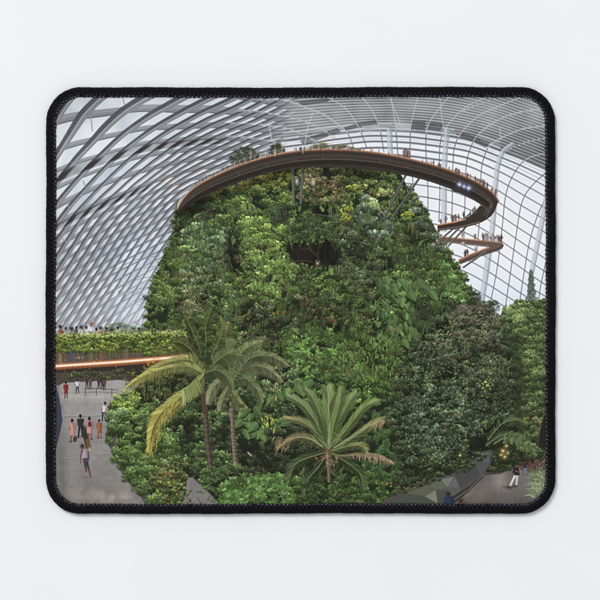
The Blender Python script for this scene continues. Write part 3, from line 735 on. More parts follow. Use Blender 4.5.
def paint_left():
    # far end bushes, visitors on the hedge walkway
    bushes([(104, 334), (110, 324), (122, 322), (132, 326), (146, 330), (146, 336)], 16, (2.5, 4), (.9, 1.6), [(92, 132, 74), (80, 118, 64), (110, 148, 88)], base=.3, lo=.55)
    path([(134, 322), (150, 332)], 1, (120, 140, 160), .7)
    Pp = [(60.5, 323.5, (44, 32, 30), (112, 76, 62), (146, 84, 76), 1.3), (72, 325.5, (30, 28, 34), (90, 66, 56), (76, 86, 124), 1.3), (81.5, 324, (48, 42, 40), (130, 100, 86), (204, 208, 214), 1.25), (91.5, 320.5, (146, 96, 74), (150, 100, 78), (216, 216, 222), 1.35),
          (101, 325, (52, 38, 34), (140, 100, 84), (172, 112, 102), 1.2), (112, 327, (34, 28, 26), (110, 80, 66), (118, 80, 68), 1.0), (126.5, 329, (90, 84, 70), (140, 110, 90), (184, 206, 196), .9), (149.5, 329.5, (80, 74, 66), (150, 120, 100), (214, 216, 212), .9),
          (171.5, 326.5, (60, 54, 54), (120, 96, 84), (110, 128, 168), .9), (174.5, 325.5, (64, 50, 46), (140, 104, 88), (150, 140, 150), .9), (183.5, 328, (120, 104, 90), (150, 120, 100), (196, 186, 170), .8)]
    for x, y, hair, skin, top, s in Pp:
        s *= .84; y += 2
        poly([(x-3.4*s, y+13), (x-3.2*s, y+5.4*s), (x-1.6*s, y+4*s), (x+1.6*s, y+4*s), (x+3.2*s, y+5.4*s), (x+3.4*s, y+13)], top)
        poly([(x+.9*s, y+13), (x+.9*s, y+4.2*s), (x+1.6*s, y+4*s), (x+3.2*s, y+5.4*s), (x+3.4*s, y+13)], [v*.82 for v in top])
        glow(x, y+1.9*s, 1.55*s, skin, 1, 1.8*s); glow(x-.2*s, y+1.0*s, 1.6*s, hair, 1, 1.45*s)
    path([(80, 331), (81.5, 335)], .8, (60, 60, 66)); path([(84.5, 330.5), (84, 335)], .8, (60, 60, 66))
    for x in (66, 76.5, 86.5, 96.5, 106.5, 118, 139, 158, 164):
        y = 329+R.uniform(-1.5, 1.5); c = jit(R.choice([(96, 92, 100), (150, 120, 108), (126, 130, 140), (176, 170, 168)]), .1)
        seg(x, y+2.6, x, y+8, 3.6, 4.2, c); seg(x, y, x, y+1, 2.2, 2.0, (128, 92, 76)); seg(x, y-.5, x, y+.1, 2.3, 2.2, (52, 42, 40))
    # hedge and what hangs below it
    poly([(54, 352), (186, 348), (188, 366), (54, 370)], (92, 78, 64)); poly([(54, 336), (186, 333), (186, 352), (54, 354)], (58, 66, 36))
    for x, c in ((60, (146, 108, 78)), (72, (70, 80, 116)), (79, (76, 78, 96)), (91, (120, 96, 84)), (102, (128, 78, 74)), (113, (90, 76, 70)), (126, (110, 96, 84)), (140, (96, 86, 74)), (158, (104, 84, 66)), (172, (96, 80, 64))):
        seg(x, 345, x+R.uniform(-1, 1), 365, 4.2, 3.4, c, .85)
    for x in range(56, 190, 9): seg(x, 340, x, 366, .5, .5, (150, 140, 120), .55)
    path([(55, 353), (188, 349)], .5, (150, 140, 120), .5)
    hang = [(54, 335.5), (186, 332.5), (186, 350), (150, 356), (130, 349), (112, 351), (92, 354), (76, 351), (54, 352)]
    bushes(hang, 330, (2.2, 3.8), (.9, 1.6), [(112, 134, 54), (98, 120, 48), (84, 106, 44), (132, 148, 70), (72, 94, 42)], base=0, lo=.45, hi=1.25, dens=30)
    bushes([(54, 334.4), (186, 331.6), (186, 336), (54, 338.5)], 110, (1.6, 2.6), (.8, 1.4), [(150, 168, 84), (128, 152, 68), (140, 156, 84)], base=0, lo=.6)
    for i in range(90):
        x = R.uniform(56, 184); y = 334.6-(x-56)*.02
        leaf(x, y-R.uniform(0, 2.4), R.uniform(.9, 1.6), R.uniform(0, 6.28), jit(R.choice([(120, 140, 66), (96, 118, 54), (140, 156, 84)]), .1), 'oval', .15)
    for i in range(60):
        x = R.uniform(56, 184); path([(x, 350), (x+R.uniform(-1, 1), 351+R.uniform(2, 9))], .9, jit((88, 104, 48), .12), .85, .4)
    softpoly([(186, 336), (178, 336), (172, 352), (186, 352)], (70, 64, 44), 4, .5)
    # the lit edge strip and the soffit beneath it
    poly([(54, 366), (188, 357.5), (188, 363), (184, 388), (128, 390), (106, 387), (54, 386)], (52, 46, 40))
    poly([(54, 373), (110, 371), (132, 374), (132, 386), (54, 386)], (76, 70, 62))
    for i in range(30):
        x = R.uniform(55, 130); seg(x, R.uniform(372, 376), x+R.uniform(-6, 6), R.uniform(376, 382), .8, .5, jit((70, 74, 52), .2), .8)
    E = smooth([(54, 366.4), (90, 364), (120, 362), (150, 359.6), (188, 356.4)], 8)
    path([(a, b+2.0) for a, b in E], 4.0, (134, 76, 44), .85); path([(a, b-1.8) for a, b in E], 1.6, (150, 100, 68), .6)
    path(E, 5.5, (190, 116, 70), .35); path(E, 2.6, (238, 172, 122)); path(E[:36], 1.5, (255, 234, 214), .95)
    for _ in range(34): glow(R.uniform(58, 186), R.uniform(356, 372), R.uniform(.5, .9), R.choice([(236, 176, 90), (214, 160, 40), (196, 150, 60)]), .75)
    for _ in range(40): glow(R.uniform(146, 184), R.uniform(358, 366), R.uniform(.5, 1.1), (222, 170, 46), .7)
    bushes([(66, 372), (110, 370), (186, 364), (186, 388), (120, 388), (104, 380), (66, 378)], 70, (2.4, 4), (.9, 1.8), [(84, 92, 48), (64, 72, 40), (102, 104, 58), (52, 58, 36)], base=0, lo=.4)
    # plaza
    PZ = [(54, 388), (64, 383), (120, 380), (142, 384), (140, 396), (126, 412), (124, 430), (128, 450), (138, 470), (158, 490), (166, 506), (54, 506)]
    poly(PZ, (133, 128, 124))
    s, m = polymask(PZ)
    x, y = GX[s], GY[s]
    n = fbm(20, 500)[s]; n2 = vnoise(1.4, 510)[s]; n3 = vnoise(5, 520)[s]
    L = 145+sstep(440, 395, y)*16-sstep(430, 500, y)*14+(n-.5)*26+(n2-.5)*10+(n3-.5)*10
    L = L-9*np.exp(-((y-405)/7)**2)+14*np.exp(-((y-397)/2.2)**2)
    C = np.stack([L, L*.965, L*.94], -1)
    C += (np.exp(-(((x-112)/20)**2+((y-500)/9)**2))*sstep(.3, .8, n3))[..., None]*np.array([26, 17, 9])
    C += (np.exp(-(((x-90)/30)**2+((y-494)/8)**2))*sstep(.4, .8, n3))[..., None]*np.array([9, 6, 3])
    C -= (np.exp(-((x-60-(y-430)*.05)/6)**2)*22)[..., None]
    IMG[s] += (C-IMG[s])*m[..., None]
    path([(62, 417.2), (104, 416)], .7, (112, 107, 104), .8); path([(62, 415.8), (104, 414.6)], 1.0, (164, 160, 156), .6)
    for a in ((64, 458, 86, 457), (97, 453, 113, 452.5), (70, 398, 96, 397)): seg(*a, .9, .7, (164, 158, 152), .6)
    for i in range(26):
        xx = R.uniform(66, 110); yy = R.uniform(392, 500); seg(xx, yy, xx+R.uniform(3, 10), yy-R.uniform(0, .6), .6, .4, (150+R.uniform(-30, 12),)*3, .35)
    for yy in (392, 404, 428, 441, 455, 470, 486): path([(62, yy+1.2), (118, yy)], .45, (112, 108, 105), .45)
    for xa, xb in ((74, 68), (84, 84), (94, 100), (104, 118)): path([(xa, 388), (xb, 502)], .4, (114, 110, 107), .35)
    # dark screen wall
    poly([(52, 384), (58, 386), (60.5, 398), (63.2, 418), (60, 434), (57, 446), (52, 470)], (66, 68, 82)); path([(57, 386), (60, 397), (63, 418)], 1.2, (150, 150, 160), .8)
    for i in range(6): seg(54+i*1.5, 390+i*3, 54+i*1.2, 452-i*4, .5, .5, (44, 46, 58), .7)
    # distant railing and people
    path([(85, 389), (97, 388.5), (118, 390)], .7, (84, 80, 78)); path([(85, 392.5), (97, 392), (118, 393.5)], .5, (100, 96, 92))
    for xx in (85.5, 96.5, 112): seg(xx, 388.5, xx, 396, .7, .7, (84, 80, 78))
    person(66, 381.5, 17, (40, 26, 26), (110, 70, 58), (142, 40, 44), (142, 40, 44), True, .4, .2, legskin=True)
    person(77.5, 379, 14.5, (46, 40, 36), (130, 96, 80), (214, 214, 216), (60, 58, 64), stride=.7)
    for x_, y_, c in ((87, 376, (70, 54, 56)), (90.5, 377, (92, 84, 84)), (99, 376.5, (66, 54, 68)), (102.5, 377, (60, 50, 56)), (104.5, 378, (96, 74, 70))):
        person(x_, y_, 12.5, (34, 28, 28), (110, 84, 72), c, [v*.7 for v in c], stride=.4)
    person(105.3, 402, 19, (24, 22, 24), (150, 110, 92), (216, 206, 206), (52, 50, 60), stride=.6, lean=-1.4)
    seg(104, 413, 109, 425, .8, .8, (170, 168, 166), .8)
    for a in ((73, 441), (81, 436), (90, 438), (87, 448), (99.8, 437), (86, 477)): softpoly([(a[0]-5, a[1]), (a[0]+1, a[1]-1), (a[0]+2, a[1]+1), (a[0]-4, a[1]+2)], (90, 86, 84), 1.5, .5)
    person(80.6, 414.5, 23, (26, 22, 22), (120, 86, 72), (46, 50, 58), (48, 48, 56), stride=1.0, w=1.05)
    person(72.4, 419, 23, (30, 22, 22), (150, 104, 88), (196, 140, 128), (198, 142, 130), True, .7, .6, 1.1, legskin=True)
    seg(74.2, 438, 74.6, 441.5, 1.6, 1.4, (26, 24, 26)); seg(76, 437, 76.4, 440.5, 1.5, 1.3, (26, 24, 26))
    person(89.6, 417, 23, (28, 22, 22), (140, 96, 84), (200, 130, 128), (206, 142, 136), True, .8, .4, 1.25, bag=(66, 50, 56), legskin=True)
    person(99.3, 419.5, 19, (54, 36, 28), (150, 100, 78), (170, 92, 62), (160, 90, 60), True, .5, .5, 1.05, legskin=True)
    ribbon(smooth([(84, 428), (85.5, 436), (88.5, 448)], 6), (4.4, 4.8), (52, 54, 46)); ribbon([(87.6, 439), (89.4, 449)], (4.0, 4.2), (112, 78, 46)); glow(83.4, 427, 1.5, (30, 24, 22)); seg(89.6, 448, 89.8, 450.4, 1.4, 1.2, (196, 166, 96))
    # nearest walker: lilac top, dark shorts, long stride
    seg(84.5, 459, 86, 469, 2.8, 1.9, (70, 60, 68)); seg(86, 469, 86.6, 472, 1.7, 1.4, (84, 62, 56)); seg(86.4, 460, 89, 470, 2.8, 1.8, (60, 52, 62)); seg(89, 470, 91, 477.4, 1.8, 1.1, (92, 66, 60)); seg(90.4, 477.2, 91.8, 477.8, 1.2, 1, (120, 84, 72))
    poly([(82.4, 449.5), (86.8, 449), (88.4, 452), (88.6, 460), (83, 460.5), (82, 455)], (166, 148, 166)); poly([(86, 449.2), (86.8, 449), (88.4, 452), (88.6, 460), (86.4, 460.2)], (132, 116, 136)); poly([(82.8, 458.4), (88.8, 458), (89, 462), (83, 462)], (84, 66, 78))
    seg(82.3, 450.6, 80.6, 457, 1.7, 1.3, (104, 72, 64)); seg(80.6, 457, 80.9, 463, 1.3, 1.0, (108, 76, 66)); seg(88.4, 452, 89.2, 459, 1.4, 1.1, (100, 70, 62)); glow(82.6, 447.2, 1.9, (104, 72, 62), 1, 2.2); glow(82.5, 446, 1.9, (40, 30, 32), 1, 1.7)

def paint_midground():
    # band of planting between plaza and flank
    G = [(132, 392), (150, 372), (186, 364), (240, 340), (300, 372), (330, 386), (400, 388), (430, 420), (440, 470), (400, 506), (300, 506), (160, 506), (136, 476), (118, 446), (118, 410)]
    poly(G, (32, 39, 28))
    bushes(G, 420, (4, 7), (1.4, 2.6), [(48, 60, 40), (40, 52, 36), (56, 68, 46), (60, 60, 44)], base=0, lo=.4)
    nb = fbm(13, 900)
    bushes([(128, 380), (188, 364), (205, 372), (205, 400), (150, 410), (128, 400)], 80, (3, 5), (1, 2), [(66, 76, 42), (84, 90, 50), (50, 58, 36), (98, 98, 58)], base=0, nz=nb)
    for _ in range(50):   # hanging strands
        x = R.uniform(126, 170); y = R.uniform(374, 396); path([(x, y), (x+R.uniform(-1, 1), y+R.uniform(4, 12))], .6, jit((92, 100, 58), .15), .7)
    bushes([(140, 402), (206, 396), (232, 410), (240, 470), (206, 478), (160, 470)], 130, (4, 7), (1.6, 2.8), [(62, 86, 52), (74, 100, 60), (50, 72, 46), (84, 110, 66)], base=0, nz=nb)
    bushes([(236, 340), (290, 350), (300, 390), (290, 430), (240, 440), (232, 400)], 110, (4, 7), (1.8, 3.2), GREEN['deep']+[(76, 96, 62), (88, 104, 70), (66, 92, 56)], base=0, nz=nb)
    bushes([(300, 376), (400, 380), (410, 400), (380, 410), (300, 404)], 60, (4, 7), (1.6, 3.2), [(56, 84, 44), (66, 100, 50), (46, 70, 40)], base=0, nz=nb)
    for x, y in ((242, 412), (248, 420), (244, 432), (258, 436), (264, 440), (252, 428), (236, 424), (270, 402), (258, 408), (285, 390), (300, 386), (306, 387), (262, 446), (284, 424), (282, 396), (303, 392)):
        for k in range(2): leaf(x+R.uniform(-3, 3), y+R.uniform(-3, 3), R.uniform(4, 7), R.gauss(1.7, .5), jit(R.choice([(72, 104, 62), (84, 118, 70), (60, 90, 54)]), .08), 'heart', .5)
    litter([(260, 416), (276, 414), (276, 432), (262, 430)], 16, (2, 4), [(170, 176, 60), (146, 160, 60), (128, 150, 66)], 'thin', ang=1.2, spread=.5)
    litter([(264, 388), (280, 386), (280, 400), (266, 398)], 14, (1.4, 2.6), [(150, 132, 74), (132, 118, 66), (172, 150, 96)], 'thin', ang=1.2)
    softpoly([(240, 446), (288, 440), (300, 466), (240, 470)], (28, 29, 26), 5, .55)
    bushes([(240, 450), (286, 444), (300, 468), (240, 474)], 22, (3, 6), (1.6, 3), [(44, 58, 38), (54, 60, 44), (38, 46, 34)], base=0); seg(248, 452.5, 251, 455.5, 1.2, 1, (190, 180, 170)); glow(252, 466, 2, (70, 80, 90), .5)
    softpoly([(182, 420), (196, 414), (196, 438), (186, 440)], (22, 26, 22), 4, .7); softpoly([(220, 420), (230, 414), (228, 450), (222, 448)], (26, 30, 24), 4, .6)
    # left planting, broad leaves
    LB = [(110, 402), (120, 394), (134, 396), (150, 410), (168, 430), (180, 456), (182, 484), (186, 506), (146, 506), (138, 492), (124, 478), (114, 458), (107, 440), (107, 418)]
    bushes(LB, 210, (4, 7), (1.6, 2.8), [(66, 92, 50), (76, 102, 56), (58, 82, 44), (86, 112, 64), (50, 72, 40)], base=.5, nz=nb, lo=.4)
    bushes([(112, 396), (130, 388), (142, 398), (130, 412), (114, 408)], 24, (3, 5), (1.2, 2.2), [(128, 148, 66), (112, 138, 62), (96, 124, 56)], base=0, lo=.5)
    bushes([(108, 412), (126, 410), (128, 424), (110, 428)], 18, (3, 5), (1.4, 2.6), [(88, 122, 76), (102, 134, 88)], base=0, lo=.5)
    bushes([(118, 452), (150, 440), (160, 474), (140, 488), (124, 474)], 40, (4, 7), (1.8, 3), [(70, 98, 54), (80, 108, 62), (60, 88, 48)], base=0, lo=.45)
    bushes([(150, 462), (184, 462), (196, 506), (148, 506)], 46, (3.5, 6), (1.6, 2.8), [(66, 80, 46), (84, 94, 54), (52, 66, 40), (100, 106, 62)], base=0, lo=.35)
    softpoly([(140, 440), (152, 430), (164, 450), (150, 458)], (30, 36, 28), 4, .5)
    for x, y, r in ((166, 472, 2), (171, 476, 2.4), (160, 478, 1.4), (174, 480, 1.6), (157, 470, 1)): glow(x, y, r*1.2, (140, 98, 60), .4); glow(x, y, r*.5, (206, 168, 108), .6)
    litter([(150, 470), (178, 472), (180, 500), (152, 502)], 26, (1, 2), [(168, 130, 48), (140, 116, 50), (120, 124, 62)])
    # footpath
    poly([(187, 480), (192, 477), (199, 482), (222, 506), (182, 506), (186, 494)], (128, 120, 119)); softpoly([(193, 477), (201, 476), (214, 494), (222, 504), (208, 492)], (34, 36, 32), 1.5, .85)
    s, m = polymask([(187, 480), (192, 477), (199, 482), (222, 506), (182, 506), (186, 494)])
    IMG[s] += ((vnoise(2, 43)[s]-.5)*16*m)[..., None]
    litter([(182, 484), (190, 482), (194, 500), (184, 504)], 16, (1.4, 2.4), [(70, 84, 48), (92, 102, 60), (56, 70, 42)])
    # front row: low bright rosettes
    for _ in range(70):
        x = R.uniform(200, 232); y = R.uniform(470, 503); a = R.choice((-.6, -2.5, .5, 2.6))+R.gauss(0, .3); L = R.uniform(5, 9)
        seg(x, y, x+math.cos(a)*L, y+math.sin(a)*L, 1.5, .4, jit(R.choice([(66, 100, 56), (84, 118, 70), (54, 82, 46)]), .1))
    nq = 0
    for y in np.arange(474, 510, 3.4):
        for _ in range(13):
            x = R.uniform(222, 304); 
            if y < 482-(x-222)*.0-8*math.sin((x-222)/26): continue
            c0 = R.choice([(80, 124, 66), (70, 110, 58), (92, 136, 78), (62, 98, 54)])
            glow(x, y+2, 4, (18, 34, 16), .55)
            for k in range(7):
                a = k*.9+R.uniform(-.3, .3)
                b = (.95 if math.sin(a) < 0 else .72)*R.uniform(.8, 1.25)
                leaf(x+math.cos(a)*3.0, y+math.sin(a)*2.2, R.uniform(2.6, 3.8), a, [v*b for v in jit(c0, .07)], 'oval', .35)
    bushes([(296, 478), (340, 480), (392, 470), (402, 506), (296, 506)], 90, (4, 7), (1.4, 2.8), [(46, 70, 38), (56, 84, 44), (38, 58, 34), (70, 96, 52)], base=.4, nz=nb)
    # dark ferns right of the short palm
    for _ in range(44):
        x = R.uniform(362, 408); y = R.uniform(420, 486); a = R.uniform(-2.6, -.5); L = R.uniform(10, 17)
        frond([(x, y), (x+math.cos(a)*L*.6, y+math.sin(a)*L*.7), (x+math.cos(a)*L*1.2, y+math.sin(a)*L*.7+2)], 4.2, (46, 80, 46), (64, 102, 62), 12, .35, 1.0, rachis=(60, 90, 56))
    litter([(376, 480), (398, 478), (398, 490), (378, 490)], 8, (.8, 1.4), [(206, 150, 80)])
    glow(399, 477.5, 1.6, (226, 170, 96), .9); glow(399, 477.5, .7, (255, 230, 180), .9)

def paint_palms():
    yel, ylt = (150, 146, 66), (196, 176, 66)
    # tall palms: trunks
    for pts, w, c in (([(203.5, 392), (205.5, 412), (207.5, 440), (212.3, 476)], (5.8, 4.8), (84, 74, 64)), ([(231.5, 402), (233, 430), (234.5, 450), (236, 473)], (4.2, 3.8), (114, 100, 84))):
        q = smooth(pts, 12); ribbon(q, w, c); ribbon([(a-1.3, b) for a, b in q], 1.2, [v*1.25 for v in c], .7); ribbon([(a+1.6, b) for a, b in q], 1.5, [v*.62 for v in c], .8)
        for i in range(0, len(q)-1): seg(q[i][0]-2.4, q[i][1], q[i][0]+2.2, q[i][1]+.5, .5, .5, [v*(.55 if i % 2 else 1.3) for v in c], .6)
    ribbon([(203, 388), (204, 400), (206, 414)], (6.5, 5.4), (84, 60, 50), .8); glow(235.7, 468, 2.0, (214, 150, 108), .7, 5)
    g1, g2 = (74, 94, 56), (120, 130, 78)
    # right palm crown
    C2 = (231, 384)
    for pts, h, a, b in (([C2, (236, 362), (247, 348), (262, 342)], 9, g1, g2), ([C2, (228, 356), (226, 338), (230, 322)], 9, (66, 88, 54), (104, 116, 66)), ([C2, (246, 368), (266, 368), (282, 382)], 10, (84, 98, 66), (126, 126, 84)),
                         ([C2, (244, 378), (256, 388), (262, 402)], 9, (72, 92, 58), (104, 114, 74)), ([C2, (220, 382), (212, 390), (208, 404)], 8, (96, 110, 76), (128, 134, 92)), ([C2, (232, 390), (238, 400), (246, 408)], 7, g1, g2), ([C2, (226, 392), (222, 402), (220, 410)], 7, (92, 100, 66), (120, 120, 84)),
                         ([C2, (248, 360), (270, 356), (288, 366)], 9, (70, 84, 56), (116, 120, 82))):
        frond(pts, h*1.1, a, b, 78, .55, .78, rachis=(132, 138, 100), tipw=.15)
    # left palm crown
    C1 = (204, 374)
    for pts, h, a, b in (([C1, (200, 350), (192, 330), (186, 318)], 9, (52, 72, 42), (92, 104, 54)), ([C1, (206, 346), (206, 326), (212, 308)], 11, (58, 78, 46), (104, 118, 58)), ([C1, (214, 352), (222, 332), (220, 316)], 9, (60, 82, 48), (126, 140, 62)), ([C1, (216, 362), (228, 354), (240, 356)], 10, (64, 84, 52), (100, 110, 68)),
                         ([C1, (216, 370), (226, 376), (232, 386)], 9, (60, 80, 50), (96, 106, 68)), ([C1, (196, 356), (184, 344), (174, 342)], 8, (60, 78, 42), (104, 110, 52)), ([C1, (190, 360), (170, 362), (152, 370), (136, 381)], 10, (104, 116, 64), (150, 142, 72)), ([C1, (186, 366), (160, 370), (140, 378), (126, 388)], 8, (110, 124, 66), (178, 164, 80))):
        k_ = .78 if pts[-1][1] < 345 else 1
        frond(pts, h*(.8 if k_ < 1 else 1.1), [v*k_ for v in a], [v*k_ for v in b], 60 if k_ < 1 else 90, .6, .78, rachis=(136, 138, 88), tipw=.15)
    frond([C1, (196, 384), (184, 394), (172, 404), (160, 414), (152, 430), (149, 452)], 13.5, (112, 128, 74), (172, 156, 62), 130, .42, .8, back=.9, rachis=(176, 176, 110), shade=.72)
    for i in range(150):   # the yellow dying end is dense
        t = R.random(); x = 178-t*28+R.gauss(0, 2.6)+(t*t)*0; y = 400+t*54-math.sin(t*3.14)*8+R.gauss(0, 2)
        seg(x, y, x-2.2+R.uniform(-1, 1)+t*1.5, y+R.uniform(3, 6), .9, .3, jit(R.choice([(176, 160, 66), (156, 144, 60), (132, 122, 54), (188, 172, 84)]), .06), .8)
    for i in range(44):
        t = i/44; x0 = 196-t*14; y0 = 380+t*12
        seg(x0, y0, x0-3+t*4, y0+12+R.uniform(-2, 4), 1.2, .4, jit((150, 162, 100), .12)); seg(x0+2, y0-2, x0+8-t*3, y0+9+R.uniform(0, 4), 1.1, .4, jit((120, 134, 78), .12))
    bushes(oval(207, 358, 5, 14), 8, (3, 5), (2, 3.4), [(60, 76, 44), (48, 64, 38)], 'thin', base=0, ang=1.4, spread=.4)
    bushes([(198, 466), (246, 462), (250, 480), (200, 484)], 26, (3, 5), (1.4, 2.6), [(66, 88, 52), (78, 104, 60), (54, 74, 46)], base=0, lo=.4)
    bushes([(222, 396), (242, 394), (244, 410), (224, 412)], 8, (2, 4), (1.6, 3), [(80, 92, 58), (96, 104, 70)], 'thin', base=0, ang=1.5, spread=.5)
    # short feather palm in the middle
    C3 = (328.5, 452)
    litter(oval(318, 470, 24, 14), 70, (3, 6), [(48, 66, 42), (62, 80, 52), (40, 54, 34)], 'thin', ang=1.5, spread=.5)
    litter(oval(352, 472, 16, 10), 26, (1.5, 3), [(110, 118, 48), (150, 140, 44), (86, 96, 50)], 'thin')
    for pts, h, a, b, n, fo in (
        ([C3, (308, 458), (294, 466), (288, 484)], 10, (52, 74, 46), (78, 92, 58), 40, 1), ([C3, (346, 462), (360, 474), (364, 490)], 10, (48, 74, 44), (66, 92, 54), 40, 1), ([C3, (318, 468), (308, 480), (304, 496)], 9, (44, 64, 40), (70, 86, 52), 36, 1),
        ([C3, (340, 456), (364, 455), (380, 457), (394, 464)], 5.5, (98, 96, 64), (154, 128, 98), 44, .9), ([C3, (312, 440), (296, 438), (278, 448)], 8, (92, 106, 62), (142, 118, 82), 46, .9), ([C3, (316, 432), (302, 422), (284, 418)], 9, (88, 116, 66), (142, 134, 84), 50, .8),
        ([C3, (318, 426), (304, 406), (288, 396)], 10, (84, 112, 66), (112, 130, 86), 60, .8), ([C3, (322, 420), (314, 400), (306, 390)], 10, (80, 110, 62), (108, 128, 82), 56, .8), ([C3, (350, 440), (374, 424), (396, 416)], 9.5, (84, 108, 58), (138, 134, 86), 56, .8), ([C3, (346, 430), (364, 408), (378, 402)], 10, (92, 124, 60), (116, 134, 80), 60, .8),
        ([C3, (338, 424), (348, 404), (356, 394)], 11, (88, 124, 62), (118, 140, 88), 60, .8), ([C3, (328, 424), (329, 404), (327, 388)], 15, (86, 122, 60), (116, 140, 90), 84, .8), ([C3, (334, 424), (340, 402), (342, 388)], 10, (90, 126, 62), (116, 138, 86), 56, .8), ([C3, (350, 446), (362, 446), (366, 452)], 7, (92, 116, 56), (140, 134, 78), 30, .9)):
        frond(pts, h*1.3, [v*.8 for v in a], b, int(n*1.3), .1, .8, back=1.9, rachis=(140, 150, 104), shade=.8, fold=fo, tipw=.2)
    for q in ([(329, 448), (329.5, 420), (328, 398)], [(334, 448), (350, 438), (372, 424), (394, 417)], [(323, 447), (311, 439), (297, 437)]):
        path(smooth(q, 6), .8, (176, 182, 138), .85, .4)
    for _ in range(26): 
        x = R.uniform(274, 290); y = R.uniform(436, 450); seg(x, y, x-R.uniform(0, 4), y+R.uniform(3, 7), .8, .3, jit((156, 130, 96), .1), .85)
    for _ in range(40):
        t = R.random(); x = 352+t*40; y = 455+t*t*6; seg(x, y, x+R.uniform(-1, 2), y+R.uniform(3, 7), 1, .4, jit((152, 126, 98), .1), .85)
    for _ in range(22):
        x = R.uniform(372, 394); y = 424-(x-372)*.3; seg(x, y, x+R.uniform(-5, 0), y+R.uniform(4, 11), .8, .3, jit((156, 134, 92), .1), .8)
    ribbon(smooth([(328, 446), (328.5, 460), (329, 470), (329, 483)], 6), (7, 2.6), (96, 80, 58)); ribbon(smooth([(327, 452), (328, 466), (329, 482)], 5), (2.2, .8), (140, 118, 88), .8); litter(oval(330, 460, 8, 6), 26, (1.6, 3), [(140, 114, 90), (116, 94, 74), (156, 134, 106)], 'thin', ang=1.5, spread=.7)
    bushes([(300, 480), (360, 478), (362, 506), (300, 506)], 26, (3.5, 6), (1.2, 2.4), [(48, 66, 40), (60, 80, 48), (40, 56, 34)], base=0, lo=.35)
    for k in range(9): q = [(328.5, 449), (328.5+R.uniform(-14, 14), 436+R.uniform(-4, 4)), (328.5+R.uniform(-20, 20), 446+R.uniform(-2, 8))]; path(smooth(q, 5), .8, (134, 140, 100), .6, .4)
    litter(oval(318, 458, 5, 5), 10, (1.4, 2.4), [(120, 84, 58), (150, 100, 60)], 'thin')

